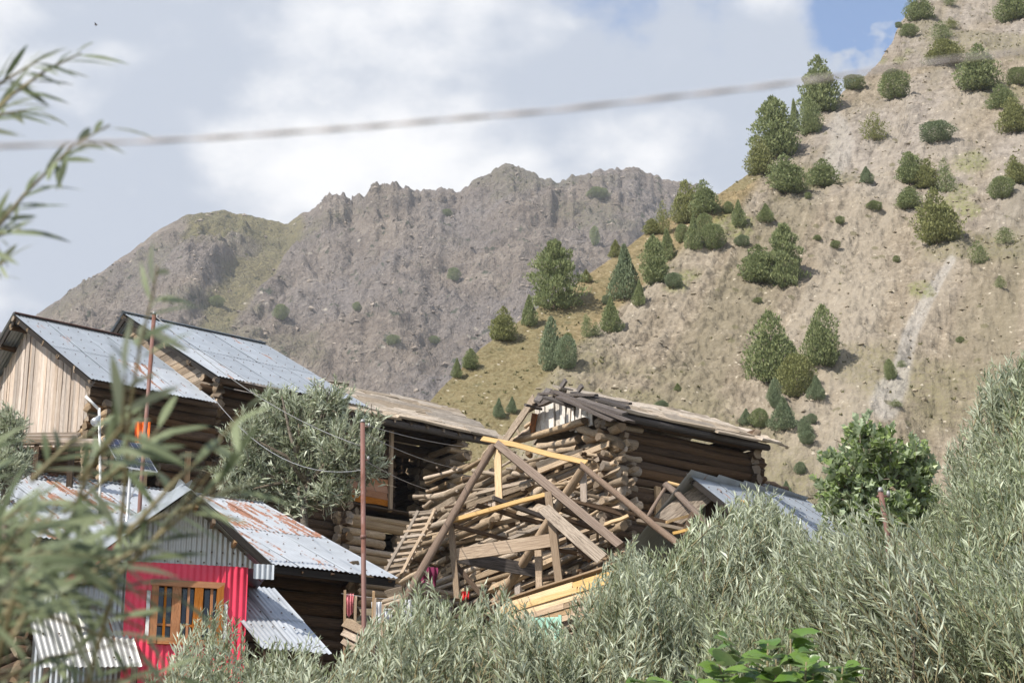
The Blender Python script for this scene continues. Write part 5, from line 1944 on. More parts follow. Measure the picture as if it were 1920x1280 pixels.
M_['mulberry_one'] = leaf_mat('broad_glossy_leaf_single', (0.085, 0.165, 0.028), (0.17, 0.27, 0.055), (0.24, 0.32, 0.14), 0.3, 0.32, island=False)
broad_leaf_plant()


# ------------------------------------------------------------------ near branches at the left edge, out of focus
def near_branch(name, label, sprays, seed, group=None):
    """leafy willow branches: sprays = (points in the photograph, distance, leaf length, leaves)"""
    rg = np.random.default_rng(seed)
    o = None
    V, F, nv = [], [], 0
    stems = []
    for pts, Y, leaf, cnt in sprays:
        P = [np.array(at(x, y, Y + 0.10 * rg.normal())) for x, y in pts]
        stems.append(P)
        seg = np.array([np.linalg.norm(P[i + 1] - P[i]) for i in range(len(P) - 1)])
        cum = np.concatenate([[0], np.cumsum(seg)]) / seg.sum()
        t = (np.arange(cnt) + rg.uniform(0.2, 0.8, cnt)) / cnt
        t = 0.06 + 0.94 * t
        Pp = np.stack([np.interp(t, cum, [p[k] for p in P]) for k in range(3)], 1)
        Pn = np.stack([np.interp(np.minimum(t + 0.05, 1.05), np.append(cum, 1.1), [p[k] for p in P] + [(2 * P[-1] - P[-2])[k] if len(P) > 1 else 0]) for k in range(3)], 1)
        tan = unit(Pn - Pp + 1e-6)
        sgn = np.where(np.arange(cnt) % 2 == 0, 1.0, -1.0)[:, None]
        side = unit(np.cross(tan, np.array([0, 1.0, 0]))) * sgn + rg.normal(0, 0.35, (cnt, 3))
        D = unit(tan * 0.9 + side * 0.75 * (1.1 - 0.6 * t[:, None]) + np.array([0.25, 0, -0.05]))
        N = unit(np.stack([rg.normal(0, .5, cnt), -rg.uniform(0.2, 1, cnt), rg.uniform(0.2, 1, cnt)], 1))
        L = leaf * rg.uniform(0.7, 1.15, cnt)
        v, f = long_leaf_arrays(Pp, D, N, L, L * 0.125)
        V.append(v)
        F.append(f + nv)
        nv += len(v)
    base = Vector(stems[0][0])
    base.z = ground_z(base.x, base.y)
    o = empty(name, base, label, 'branch', group)
    put('leaves', mesh_np('leaves', np.concatenate(V), np.concatenate(F), M_['willow_near'], smooth=True), o, None)
    for P in stems:
        put('twig', tube_mesh([Vector(p) for p in P], [0.0035 - 0.0022 * i / (len(P) - 1) for i in range(len(P))], 'twig', 5), o, None)
    return o, base


M_['willow_near'] = leaf_mat('near_willow_leaf', (0.05, 0.07, 0.028), (0.22, 0.255, 0.14), (0.32, 0.36, 0.26), 0.25)
near_branch('willow_branch', 'blurred willow twig reaching into the sky at the upper left edge', [
    ([(-60, 260), (20, 180), (90, 130), (152, 100)], 2.5, 0.075, 20), ([(-50, 190), (10, 150), (70, 115)], 2.5, 0.075, 16), ([(-60, 250), (0, 215), (60, 205)], 2.6, 0.07, 14)], 41)
near_branch('willow_branch', 'blurred willow twig crossing the sky at the left, below the cable', [
    ([(-80, 520), (0, 420), (50, 360), (100, 310), (140, 270), (205, 235)], 2.5, 0.075, 32), ([(-60, 470), (0, 440), (40, 430)], 2.5, 0.07, 12), ([(-60, 560), (-10, 500), (10, 490)], 2.6, 0.06, 5)], 42)
near_branch('willow_branch', 'blurred upright willow tip in front of the two tin roofs', [
    ([(150, 1330), (215, 1100), (235, 900), (245, 760), (262, 650), (285, 560), (295, 500)], 2.3, 0.085, 24), ([(240, 1000), (330, 900), (400, 840), (455, 770)], 2.2, 0.09, 9),
    ([(200, 1100), (290, 1010), (360, 950), (420, 900)], 2.3, 0.085, 11), ([(120, 1010), (160, 900), (200, 820), (230, 770)], 2.4, 0.08, 14)], 43)
_sp = []
_rg = np.random.default_rng(77)
for i in range(30):
    x0 = _rg.uniform(-200, 30)
    y0 = _rg.uniform(980, 1420)
    ln = _rg.uniform(220, 430)
    an = R(_rg.uniform(15, 95))
    x1, y1 = x0 + ln * math.cos(an), y0 - ln * math.sin(an)
    y1 = max(y1, 800 + 1.1 * max(0, x1 - 60) + _rg.uniform(0, 200))
    _sp.append(([(x0, y0), ((x0 + x1) / 2 - 14, (y0 + y1) / 2 - 12), (x1, y1)], float(_rg.uniform(2.0, 2.8)), 0.085, 14))
for (a, b, c) in (((160, 1080), (280, 1020), (400, 880)), ((200, 1000), (330, 960), (470, 905)), ((120, 960), (260, 850), (300, 800)), ((150, 900), (230, 800), (235, 700)), ((60, 900), (130, 830), (210, 800))):
    _sp.append(([a, b, c], float(_rg.uniform(2.0, 2.4)), 0.09, 11))
near_branch('willow_branch', 'dense blurred willow foliage filling the lower left corner', _sp, 44)


# ------------------------------------------------------------------ junipers and shrubs on the slopes
def juniper_mesh(kind, seed, mat):
    """crown of many small sprays round an uneven cone, column or ball; height 1, width 1"""
    rg = np.random.default_rng(seed)
    n = {'cone': 6500, 'column': 6500, 'round': 5500, 'ragged': 6500, 'pine': 7000, 'sparse': 2200}[kind]
    t = rg.uniform(0, 1, n)
    az = rg.uniform(0, 2 * np.pi, n)
    if kind == 'cone':
        prof = np.interp(t, [0, .06, .18, .5, .8, 1], [.28, .44, .5, .34, .14, .02])
    elif kind == 'column':
        prof = np.interp(t, [0, .1, .35, .7, .9, 1], [.25, .42, .5, .40, .2, .03])
    elif kind == 'round':
        prof = 0.5 * np.sqrt(np.clip(1 - (2 * t - 0.95) ** 2 * 0.98, 0.01, 1))
    elif kind == 'pine':
        prof = np.interp(t, [0, .1, .3, .55, .8, 1], [.3, .48, .5, .40, .30, .08]) * (0.70 + 0.45 * np.abs(np.sin(t * 17 + 1.2 * np.sin(az))))
    else:
        prof = np.interp(t, [0, .12, .35, .6, .85, 1], [.25, .45, .5, .42, .25, .04])
    spires = {'ragged': 5, 'column': 3, 'sparse': 4}.get(kind, 1)
    lob = 1 + 0.22 * np.sin(3 * az + seed + 5 * t) + 0.16 * np.sin(5 * az - 9 * t + 2 * seed)
    if kind in ('ragged', 'pine', 'sparse'):
        lob += 0.25 * np.sin(7 * t * 6.28 / 2 + 2 * az + seed)
    if kind == 'round':
        lob = 1 + 0.16 * np.sin(3 * az + seed + 4 * t) + 0.12 * np.sin(4 * az - 7 * t)
    rad = prof * lob * np.where(rg.uniform(0, 1, n) < 0.7, rg.uniform(0.78, 1.05, n), rg.uniform(0.2, 0.8, n))
    P = np.stack([rad * np.cos(az), rad * np.sin(az), t * 0.97 + 0.02 + rg.normal(0, 0.012, n)], 1)
    if spires > 1:
        sid = rg.integers(0, spires, n)
        sh = np.concatenate([[1.0], rg.uniform(0.5, 0.92, spires - 1)])
        so_ = rg.uniform(0.10, 0.27, spires)
        so_[0] = 0.04
        sa_ = rg.uniform(0, 6.28) + np.arange(spires) * 2.4
        wsc = (0.62 if kind != 'column' else 0.78) * np.concatenate([[1.15], np.ones(spires - 1)])
        P[:, 0] = P[:, 0] * wsc[sid] + so_[sid] * np.cos(sa_[sid])
        P[:, 1] = P[:, 1] * wsc[sid] + so_[sid] * np.sin(sa_[sid])
        P[:, 2] = P[:, 2] * sh[sid]
    out = np.stack([np.cos(az), np.sin(az), np.full(n, 0.9)], 1)
    D = unit(out + rg.normal(0, 0.45, (n, 3)))
    N = unit(np.stack([np.cos(az), np.sin(az), np.full(n, 0.6)], 1) + rg.normal(0, 0.22, (n, 3)))
    L = rg.uniform(0.03, 0.065, n) * (1.15 if kind != 'sparse' else 1.0)
    v, f = leaf_arrays(P, D, N, L, L * 0.62, 0.15, 0.1)
    return mesh_np('crown', v, f, M_[mat])


JUN = {}
for kd in ('cone', 'column', 'round', 'ragged', 'pine', 'sparse'):
    for vr in range(2):
        for mt in ('juniper', 'juniper_blue', 'juniper_yellow'):
            JUN[(kd, vr, mt)] = None


def hill_tree(px, py, hpx, wpx, kind, label, where='hill', mat='juniper', cat=None, sink=0.04):
    P = on_hill(px, py) if where == 'hill' else on_mountain(px, py)
    dist = math.hypot(P.x, P.y)
    s = math.hypot(dist, P.z - CAMZ) / FPX
    h, w = hpx * s * 1.08, wpx * s * (1.22 if kind in ('ragged', 'sparse') else 1.06)
    vr = random.randrange(2)
    key = (kind, vr, mat)
    if JUN[key] is None:
        JUN[key] = juniper_mesh(kind, 900 + vr * 13 + len(kind) * 7, mat)
    nm = 'juniper_tree' if hpx > 34 else 'juniper_shrub'
    if kind == 'pine':
        nm = 'pine_tree'
    P = P - Z * h * sink
    o = empty(nm, P, label, cat or ('tree' if hpx > 34 else 'shrub'), 'junipers scattered over the slopes')
    M = Matrix.Translation(P) @ Matrix.Rotation(random.uniform(0, 6.28), 4, 'Z') @ Matrix.Diagonal((w, w, h, 1))
    put('crown', JUN[key], o, M)
    if hpx > 24:
        tk = ('jtrunk',)
        if tk not in _cache:
            _cache[tk] = tube_mesh([(0, 0, -0.06), (0.02, 0, 0.3), (-0.01, 0.01, 0.75)], [0.045, 0.03, 0.008], 'bark', 6)
        put('trunk', _cache[tk], o, M)


TREES = [
    # skyline group on the right hill
    (1540, 205, 108, 62, 'ragged', 'tallest pointed juniper standing alone against the sky on the hill edge', {}),
    (1455, 295, 116, 78, 'ragged', 'largest dark bushy juniper of the clump on the hill skyline', {}),
    (1489, 240, 62, 20, 'cone', 'thin pointed juniper growing out beside the largest skyline clump', {}),
    (1519, 252, 66, 40, 'column', 'juniper tucked below the tallest pointed skyline tree', {}),
    (1425, 327, 70, 44, 'ragged', 'leftmost juniper of the dark clump on the hill skyline', {'mat': 'juniper_yellow'}),
    (1474, 362, 72, 62, 'ragged', 'lowest juniper of the dark skyline clump, right under the largest one', {}),
    (1602, 168, 26, 36, 'round', 'round shrub on the hill edge just right of the tallest pointed juniper', {}),
    (1544, 352, 54, 50, 'ragged', 'juniper with two tops on the slope right of the skyline clump', {}),
    (1625, 347, 30, 24, 'cone', 'small lone conical juniper below the sparse shrub on the upper slope', {'mat': 'juniper_blue'}),
    (1638, 266, 52, 48, 'sparse', 'sparse dry juniper between the skyline clump and the rocky top', {'mat': 'juniper_yellow'}),
    (1678, 184, 52, 50, 'round', 'dense round juniper where the cable passes the upper slope', {}),
    (1724, 38, 50, 42, 'column', 'dark juniper cut by the top edge of the picture on the ridge', {}),
    (1705, 68, 22, 30, 'round', 'small round shrub on the ridge below the dark juniper at the top edge', {}),
    (1685, 52, 10, 12, 'round', 'tiny shrub leaning out of the ridge near the top', {}),
    (1765, 78, 36, 40, 'sparse', 'thin twisted juniper on the pale rock near the top edge', {}),
    (1785, 55, 22, 26, 'sparse', 'small sparse shrub right of the thin twisted juniper', {'mat': 'juniper_yellow'}),
    (1782, 15, 20, 24, 'sparse', 'small shrub on the rock at the very top edge', {}),
    (1770, 122, 44, 62, 'ragged', 'broad yellowish juniper left of the big one on the upper right slope', {'mat': 'juniper_yellow'}),
    (1838, 168, 86, 66, 'ragged', 'big dark juniper on the upper right slope', {}),
    (1905, 40, 60, 60, 'ragged', 'juniper at the top right corner of the picture', {}),
    (1880, 205, 44, 46, 'ragged', 'juniper stepping down right of the big dark one on the upper slope', {}),
    (1912, 160, 30, 40, 'round', 'round juniper cut by the right edge high on the slope', {}),
    (1903, 248, 62, 52, 'ragged', 'juniper at the right edge below the stepping one', {'mat': 'juniper_yellow'}),
    (1758, 270, 36, 54, 'round', 'low wide round shrub alone in the middle of the upper slope', {'mat': 'juniper_blue'}),
    (1708, 345, 58, 46, 'ragged', 'left juniper of the cluster in the middle of the right slope', {}),
    (1738, 352, 54, 40, 'ragged', 'middle juniper of the cluster in the middle of the right slope', {'mat': 'juniper_yellow'}),
    (1775, 362, 66, 38, 'sparse', 'thin right-hand juniper of the cluster in the middle of the right slope', {}),
    (1704, 392, 40, 44, 'ragged', 'juniper just below the cluster on the right slope', {}),
    (1760, 458, 100, 70, 'ragged', 'tall loose juniper with visible trunk on the right slope', {'mat': 'juniper_yellow'}),
    (1880, 372, 40, 42, 'round', 'dark round juniper near the right edge at mid height', {}),
    (1906, 345, 50, 34, 'ragged', 'yellowish juniper at the right edge beside the dark round one', {'mat': 'juniper_yellow'}),
    (1836, 497, 42, 36, 'sparse', 'small loose juniper below right of the tall loose one', {}),
    (1885, 458, 30, 36, 'sparse', 'sparse shrub at the right edge above the small loose juniper', {}),
    (1876, 542, 22, 22, 'sparse', 'small sparse shrub near the right edge over the tall willow', {}),
    (1640, 400, 16, 30, 'round', 'flat green shrub left of the cluster on the right slope', {}),
    (1576, 425, 14, 16, 'round', 'tiny round shrub in the middle of the slope, upper of a close pair', {}),
    (1566, 466, 14, 18, 'round', 'tiny round shrub in the middle of the slope, lower of a close pair', {}),
    (1532, 455, 10, 14, 'round', 'tiny shrub left of the close pair in the middle of the slope', {}),
    (1515, 378, 12, 12, 'round', 'tiny shrub under the two-topped juniper', {}),
    (1681, 492, 12, 12, 'round', 'tiny lone shrub in the middle above the grey scree streak', {}),
    (1472, 540, 118, 58, 'pine', 'taller tree of the dark pair on the middle slope', {'mat': 'juniper'}),
    (1425, 530, 72, 64, 'ragged', 'lower bushy tree of the dark pair on the middle slope', {}),
    (1393, 463, 20, 26, 'round', 'small round shrub above the dark pair on the middle slope', {'mat': 'juniper_blue'}),
    (1437, 420, 34, 30, 'cone', 'small conical juniper above the dark pair, under the skyline clump', {}),
    (1420, 570, 10, 16, 'round', 'tiny flat shrub below the dark pair on the middle slope', {}),
    (1450, 716, 130, 84, 'column', 'largest dense juniper low on the slope above the ruined house roof end', {}),
    (1546, 690, 110, 62, 'column', 'dense pointed juniper low on the slope, right of the largest one', {}),
    (1494, 748, 78, 64, 'round', 'yellowish round juniper below and between the two large dense ones', {'mat': 'juniper_yellow'}),
    (1532, 751, 44, 32, 'cone', 'small bluish juniper right of the yellowish round one', {'mat': 'juniper_blue'}),
    (1453, 756, 46, 26, 'column', 'small bluish juniper left of the yellowish round one', {'mat': 'juniper_blue'}),
    (1470, 808, 60, 46, 'cone', 'conical juniper in the middle of the small group above the roof end', {'mat': 'juniper_blue'}),
    (1400, 797, 30, 24, 'cone', 'leftmost small juniper of the group above the roof end', {'mat': 'juniper_blue'}),
    (1425, 804, 34, 32, 'round', 'second small juniper of the group above the roof end', {}),
    (1455, 772, 18, 18, 'round', 'tiny juniper over the conical one above the roof end', {'mat': 'juniper_blue'}),
    (1508, 822, 38, 24, 'column', 'upper of two small junipers right of the conical one', {'mat': 'juniper_blue'}),
    (1514, 836, 24, 26, 'round', 'lower of two small junipers right of the conical one', {'mat': 'juniper_blue'}),
    (1523, 798, 18, 20, 'round', 'tiny round juniper at the right of the small group above the roof end', {'mat': 'juniper_blue'}),
    (1670, 714, 38, 22, 'column', 'lone small dark juniper at the foot of the grey scree streak', {}),
    (1690, 690, 14, 18, 'sparse', 'tiny dry shrub beside the lone juniper at the scree foot', {}),
    (1800, 645, 12, 14, 'round', 'tiny shrub on the bare slope left of the tall willow', {}),
    (1682, 765, 14, 24, 'sparse', 'tiny dry shrub above the broadleaf tree', {}),
    (1500, 890, 22, 20, 'round', 'small round juniper right of the ruined house wall end', {'mat': 'juniper_blue'}),
    (1474, 926, 24, 18, 'cone', 'small juniper showing over the tin shed ridge', {'mat': 'juniper_blue'}),
    (1270, 737, 14, 14, 'cone', 'tiny juniper on the stony slope above the ruined roof', {}),
    (1242, 772, 16, 22, 'round', 'tiny juniper touching the top of the ruined roof', {'mat': 'juniper_blue'}),
    # grassy shoulder
    (1040, 580, 128, 78, 'pine', 'big layered pine standing on the grassy ridge line', {}),
    (945, 638, 64, 42, 'ragged', 'bushy tree on the ridge line left of the big layered pine', {'mat': 'juniper_yellow'}),
    (993, 612, 58, 28, 'cone', 'slender tree on the ridge line between the bushy tree and the big pine', {}),
    (882, 692, 38, 28, 'ragged', 'small tree low on the ridge line just above the gallery roof', {}),
    (856, 708, 36, 18, 'cone', 'lowest small tree on the ridge line above the gallery roof', {}),
    (1098, 530, 24, 20, 'cone', 'small tree peeping over the ridge right of the big pine', {'mat': 'juniper_yellow'}),
    (1155, 482, 32, 24, 'cone', 'pointed small tree on the ridge above the tall cone', {'mat': 'juniper_yellow'}),
    (1172, 562, 102, 52, 'cone', 'tall cone-shaped juniper in the middle of the grassy shoulder', {'mat': 'juniper_blue'}),
    (1200, 576, 48, 22, 'cone', 'slim small juniper close right of the tall cone', {}),
    (1138, 572, 18, 16, 'round', 'tiny round shrub left below the tall cone', {'mat': 'juniper_blue'}),
    (1146, 624, 66, 36, 'cone', 'juniper downhill of the tall cone on the grassy shoulder', {}),
    (1100, 632, 44, 22, 'sparse', 'thin dead-looking juniper on the grassy shoulder', {}),
    (1115, 632, 26, 22, 'sparse', 'small sparse shrub beside the thin dead-looking juniper', {}),
    (1034, 694, 100, 38, 'column', 'tall narrow juniper at the foot of the grassy shoulder', {'mat': 'juniper_blue'}),
    (1064, 692, 62, 38, 'round', 'rounder juniper leaning against the tall narrow one', {'mat': 'juniper_blue'}),
    (1066, 640, 16, 14, 'round', 'tiny shrub above the rounder juniper on the shoulder', {}),
    (936, 785, 36, 20, 'cone', 'small juniper over the gap between the two board roofs', {'mat': 'juniper_blue'}),
    (960, 775, 30, 18, 'cone', 'smaller juniper right beside the one over the roof gap', {'mat': 'juniper_blue'}),
    (1228, 530, 90, 48, 'ragged', 'dark juniper clump where the grass meets the stones', {}),
    (1250, 490, 60, 30, 'cone', 'narrow juniper rising over the dark clump on the shoulder', {}),
    (1262, 542, 28, 30, 'round', 'round bluish shrub on the stony edge below the dark clump', {'mat': 'juniper_blue'}),
    (1300, 470, 66, 30, 'cone', 'dark pointed juniper left of the round one on the upper shoulder', {}),
    (1336, 468, 48, 42, 'round', 'round dark juniper on the upper shoulder', {}),
    (1278, 455, 34, 24, 'round', 'small juniper left of the dark pointed one on the upper shoulder', {}),
    (1286, 418, 82, 44, 'column', 'left of two big trees where the ridges cross the skyline', {'mat': 'juniper_yellow'}),
    (1320, 402, 62, 44, 'ragged', 'right of two big trees where the ridges cross the skyline', {}),
    (1243, 438, 64, 30, 'sparse', 'half bare tree left of the two big trees on the ridge', {'mat': 'juniper_yellow'}),
    (1222, 440, 30, 30, 'ragged', 'low pale shrub at the foot of the half bare tree', {'mat': 'juniper_yellow'}),
    (1322, 440, 40, 28, 'round', 'juniper right below the two big trees on the ridge', {}),
    (1385, 426, 50, 26, 'cone', 'slender juniper on the grassy edge under the skyline clump', {}),
    (1365, 400, 22, 18, 'round', 'small shrub on the ridge left of the slender juniper', {}),
]
for (px, py, hp, wp, kd, lb_, kw) in TREES:
    hill_tree(px, py, hp, wp, kd, lb_, **kw)
for (px, py, hp, wp, lb_) in ((525, 601, 28, 26, 'dark round shrub on the far mountain above the long tin roof'), (735, 658, 18, 24, 'small shrub on the far mountain above the board roof'), (668, 584, 16, 14, 'tiny shrub in the middle of the far mountain'),
                              (850, 528, 24, 22, 'pale green shrub on the far mountain face left of the big pine'), (1115, 468, 36, 16, 'narrow shrub on the far mountain face right of the big pine'), (1120, 372, 18, 38, 'flat dark shrub high on the far mountain'),
                              (812, 645, 14, 22, 'small shrub low on the far mountain, left of the grassy ridge'), (838, 408, 14, 18, 'tiny shrub under the jagged skyline of the far mountain'), (405, 575, 20, 26, 'shrub beside the grassy gully of the far mountain')):
    hill_tree(px, py, hp, wp, 'round', lb_, 'mtn', 'juniper', 'shrub')
# ================================================================== poles, wires and small things
def pole(name, label, pts, Y, r, mat='rust_pipe', extra=()):
    P = [at(x, y, Y) for x, y in pts]
    foot = P[0].copy()
    foot.z = ground_z(foot.x, foot.y)
    o = empty(name, foot, label, 'pole', 'rusty steel pipe poles')
    put('pipe', tube_mesh([foot] + P, r, mat, 10), o, None)
    put('joint', tube_mesh([P[0].lerp(P[-1], 0.52), P[0].lerp(P[-1], 0.535)], r * 1.25, mat, 10), o, None)
    put('cap', tube_mesh([P[-1], P[-1] + Z * 0.05], [r * 1.2, r * 0.6], 'wire', 8), o, None)
    for (dx, dy, ln) in extra:
        c = at(P and dx, dy, Y)
        put('bracket', tube_mesh([c - Vector((ln, 0, 0)), c + Vector((ln, 0, 0))], 0.012, mat, 6), o, None)
        put('insulator', tube_mesh([c + Vector((ln, 0, -.01)), c + Vector((ln, 0, 0.03)), c + Vector((ln, 0, 0.06))], [0.015, 0.022, 0.012], 'wire', 8), o, None)
    return P[-1]


t1 = pole('utility_pole', 'thin rusty pipe pole rising in front of the two tin roofs', [(263, 930), (289, 590)], 29.5, 0.032, extra=((290, 596, 0.04),))
t2 = pole('utility_pole', 'rusty pipe pole standing right of the red house, before the log walls', [(683, 1255), (680, 792)], 28.6, 0.036, extra=((684, 800, 0.06), (683, 862, 0.06)))
t3 = pole('utility_pole', 'short rusty pipe pole before the broadleaf tree', [(1664, 1000), (1651, 922)], 20.0, 0.028, extra=((1655, 930, 0.06),))


def wire(label, a, b, sag, r=0.006, name='wire', mat='wire', n=14, group='thin overhead wires', cat='wire'):
    a, b = Vector(a), Vector(b)
    pts = []
    for i in range(n + 1):
        t = i / n
        p = a.lerp(b, t)
        p.z -= sag * 4 * t * (1 - t)
        pts.append(p - a)
    o = put(name, tube_mesh(pts, r, mat, 5), None, Matrix.Translation(a))
    tag(o, label, cat, group)
    return o


wire('thin wire sagging from the thin pole past the round willow to the other pole', t1, at(683, 838, 28.6), 0.25)
wire('lower thin wire drooping across the round willow crown', at(400, 745, 33), at(683, 880, 28.6), 0.45)
wire('thin wire from the pole top down to the ruin, uppermost of three', at(683, 795, 28.6), at(880, 838, 36.0), 0.05)
wire('thin wire from the pole down to the ruin, middle of three', at(683, 812, 28.6), at(870, 880, 36.0), 0.08)
wire('thin wire from the pole down to the ruin, lowest of three', at(683, 862, 28.6), at(812, 920, 36.0), 0.05)
wire('slack wire hanging beside the thin pole top', t1, at(286, 712, 29.5), -0.02, 0.004)

# the near cable across the sky: twisted strands, out of focus
ca = [(-120, 283), (0, 274), (250, 266), (420, 257), (600, 244), (720, 235), (860, 222), (1020, 209), (1240, 184), (1400, 166), (1560, 145), (1740, 118), (1960, 92), (2100, 75)]
cy = 1.35
dense = []
for i in range(len(ca) - 1):
    for k in range(8):
        t = k / 8
        dense.append(at(ca[i][0] * (1 - t) + ca[i + 1][0] * t, ca[i][1] * (1 - t) + ca[i + 1][1] * t, cy))
cb = empty('overhead_cable', dense[0], 'blurred twisted cable strung across the whole sky', 'cable')
for s_ in range(2):
    pts = []
    for i, p in enumerate(dense):
        a = i * 0.62 + s_ * math.pi
        pts.append(p + Vector((0, math.cos(a), math.sin(a))) * 0.0008)
    put('strand', tube_mesh(pts, 0.0009, 'cable', 6), cb, None)

# solar panel on its stand
sp = empty('solar_panel', Vector((at(240, 900, 31).x, 31, ground_z(0, 31))), 'dark blue solar panel with aluminium frame tilted on a post behind the red house', 'solar panel')
c00, c10, c01 = at(222, 872, 30.6), at(293, 885, 31.0), at(196, 820, 31.2)
xu, yu = (c10 - c00), (c01 - c00)
nn = xu.cross(yu).normalized()
if nn.y > 0:
    nn = -nn
c11 = c10 + yu
board(sp, (c00 + c01) / 2, (c10 + c11) / 2, yu.length, 0.02, nn, 'alu', 'frame', 0)
for i in range(4):
    for j in range(6):
        a = c00 + xu * ((j + 0.5) / 6) + yu * ((i + 0.5) / 4) + nn * 0.016
        board(sp, a - xu * (0.44 / 6), a + xu * (0.44 / 6), yu.length / 4 * 0.86, 0.004, nn, 'cell', 'cell', 0)
put('post', tube_mesh([Vector((at(240, 900, 31.3).x, 31.3, ground_z(0, 31))), (c00 + c11) / 2 + Vector((0, 0.1, -0.05))], 0.03, 'alu', 8), sp, None)
put('strut', tube_mesh([(c10 + c11) / 2 - nn * .02, Vector((at(240, 900, 31.3).x, 31.3, c00.z - 0.5))], 0.015, 'alu', 6), sp, None)
pq = at(188, 905, 31.5)
wp = empty('white_pipe', Vector((pq.x, pq.y, ground_z(0, pq.y))), 'thin white pipe standing left of the solar panel', 'pipe')
put('pipe', tube_mesh([Vector((pq.x, pq.y, ground_z(0, pq.y))), pq, at(186, 765, 31.6)], 0.022, 'white_paint', 8), wp, None)
put('arm', tube_mesh([at(186, 768, 31.6), at(160, 742, 31.5)], 0.022, 'white_paint', 8), wp, None)
put('dish', tube_mesh([at(186, 780, 31.55), at(181, 788, 31.45), at(178, 792, 31.4)], [0.02, 0.06, 0.08], 'alu', 10), wp, None)

# low shed with a pile of planks in front of the plank gable house
lp = at(60, 835, 34.5)
ls = empty('open_shed', Vector((lp.x, lp.y, ground_z(0, lp.y))), 'dark open shed with planks piled on its flat roof, left below the gable', 'shed')
for i in range(9):
    a = at(20 + i * 3, 832 - i * 2.0, 33.8 + i * 0.16)
    board(ls, a - Vector((0.5, 0, 0)), a + Vector((1.0, 0.15, 0.06)), 0.14, 0.05, Z, random.choice(['wood_pale', 'wood_grey']), 'roof_plank')
for i in range(6):
    a = at(92 + i * 5, 828 + random.uniform(-4, 4), 33.6 + 0.08 * i)
    board(ls, a, a + Vector((0.75, 0.1, 0.02 + random.uniform(-.04, .04))), 0.10, 0.04, Z, 'wood_pale', 'piled_plank')
for x in (10, 70, 135):
    a = at(x, 840, 33.9)
    beam(ls, Vector((a.x, a.y, ground_z(0, a.y))), a, 0.1, 0.1, 'wood_brown_shaded', 'post')
for i in range(8):
    a, b = at(-20, 850 + i * 9, 35.2), at(150, 842 + i * 9, 35.6)
    log(ls, a, b, 0.06, 'wood_brown_shaded', 'back_log')


# laundry and cloths
def cloth(name, label, px, py, Y, w, h, mat, seed, rot=0.0, group='cloths hung out around the houses'):
    p = at(px, py, Y)
    o = put(name, cloth_mesh(w, h, mat, seed), None, Matrix.Translation(p) @ Matrix.Rotation(rot, 4, 'Z'))
    tag(o, label, 'cloth', group)


cloth('hanging_cloth', 'bright orange cloth hanging by the thin pole, before the dark log wall', 268, 790, 36.0, 0.30, 0.42, 'orange_cloth', 1, 0.3)
cloth('hanging_cloth', 'dusty pink cloth hanging right of the red house, left of the pipe pole', 655, 1112, 31.6, 0.14, 0.34, 'pink_cloth', 2)
cloth('hanging_cloth', 'dark magenta cloth on the wall behind the leaning pole', 806, 1062, 36.4, 0.32, 0.34, 'magenta_cloth', 3, 0.4)
cloth('hanging_cloth', 'white cloth in the garden right of the pipe pole', 706, 1128, 31.2, 0.16, 0.30, 'white_cloth', 4)
cloth('hanging_cloth', 'white sheet hanging under the foot of the leaning pole', 762, 1125, 31.0, 0.18, 0.42, 'white_cloth', 5, -0.3)
cloth('hanging_cloth', 'small white cloth between the two other white ones', 728, 1140, 31.1, 0.12, 0.22, 'white_cloth', 6, 0.2)
cloth('hanging_cloth', 'small red cloth at the foot of the timber frame post', 873, 1108, 34.2, 0.14, 0.14, 'red_cloth', 7)
gl = wire('clothes line stretched across the garden behind the pipe pole', at(640, 1112, 31.5), at(800, 1124, 31.0), 0.03, 0.004, name='clothes_line')
gf = empty('garden_fence', Vector((at(660, 1180, 30.8).x, 30.8, ground_z(0, 30.8))), 'short fence of grey boards beside the pipe pole', 'fence')
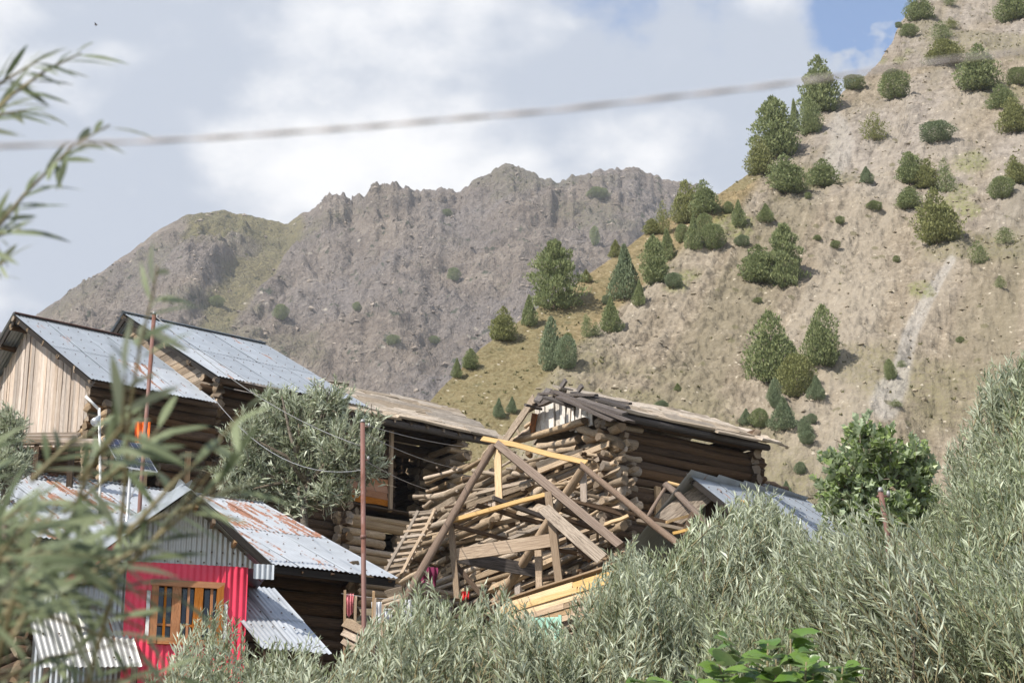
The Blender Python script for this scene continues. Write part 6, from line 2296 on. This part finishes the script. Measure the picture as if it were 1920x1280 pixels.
for i in range(3):
    board(gf, at(645, 1165 + i * 17, 30.9), at(682, 1182 + i * 19, 30.3), 0.15, 0.03, Vector((0, -1, 0)), 'wood_grey', 'rail_board')
for x in (648, 664, 700, 718, 702):
    a = at(x, 1200, 30.9)
    beam(gf, Vector((a.x, a.y, ground_z(0, a.y))), at(x + random.uniform(-3, 3), random.uniform(1098, 1140), 30.9), 0.04, 0.04, 'wood_tan', 'stake')

# bird far up in the sky
bp = at(180, 47, 120)
bird = empty('bird', bp, 'tiny dark bird flying high in the upper left sky', 'bird')
put('body', tube_mesh([bp + Vector((-0.11, 0, 0)), bp + Vector((-0.05, 0, 0.01)), bp + Vector((0.05, 0, 0.01)), bp + Vector((0.13, 0, 0.0))], [0.012, 0.035, 0.03, 0.006], 'wood_dark', 8), bird, None)
for s_ in (-1, 1):
    v = [(0.04, 0, 0), (-0.05, 0, 0), (-0.06, s_ * 0.16, 0.06), (0.03, s_ * 0.14, 0.06), (-0.08, s_ * 0.30, 0.03)]
    put('wing', mesh_np('wing', v, [np.array([[0, 1, 2, 3]]), np.array([[3, 2, 4]])], M_['wood_dark']), bird, Matrix.Translation(bp))

# ================================================================== air
def haze_box():
    k = bpy.data.materials.new('thin_haze')
    k.use_nodes = True
    nt = k.node_tree
    for n in list(nt.nodes):
        nt.nodes.remove(n)
    out = nt.nodes.new('ShaderNodeOutputMaterial')
    v = nt.nodes.new('ShaderNodeVolumePrincipled')
    v.inputs['Color'].default_value = (0.90, 0.92, 0.95, 1)
    v.inputs['Density'].default_value = 0.0002
    v.inputs['Anisotropy'].default_value = 0.2
    nt.links.new(v.outputs[0], out.inputs['Volume'])
    x, y0, y1, z0, z1 = 4300.0, -420.0, 4200.0, -9.0, 560.0
    vs = [(a, b, c) for a in (-x, x) for b in (y0, y1) for c in (z0, z1)]
    f = np.array([(0, 1, 3, 2), (4, 6, 7, 5), (0, 4, 5, 1), (2, 3, 7, 6), (0, 2, 6, 4), (1, 5, 7, 3)])
    put('haze', mesh_np('haze', vs, f, k), kind='stuff')


haze_box()
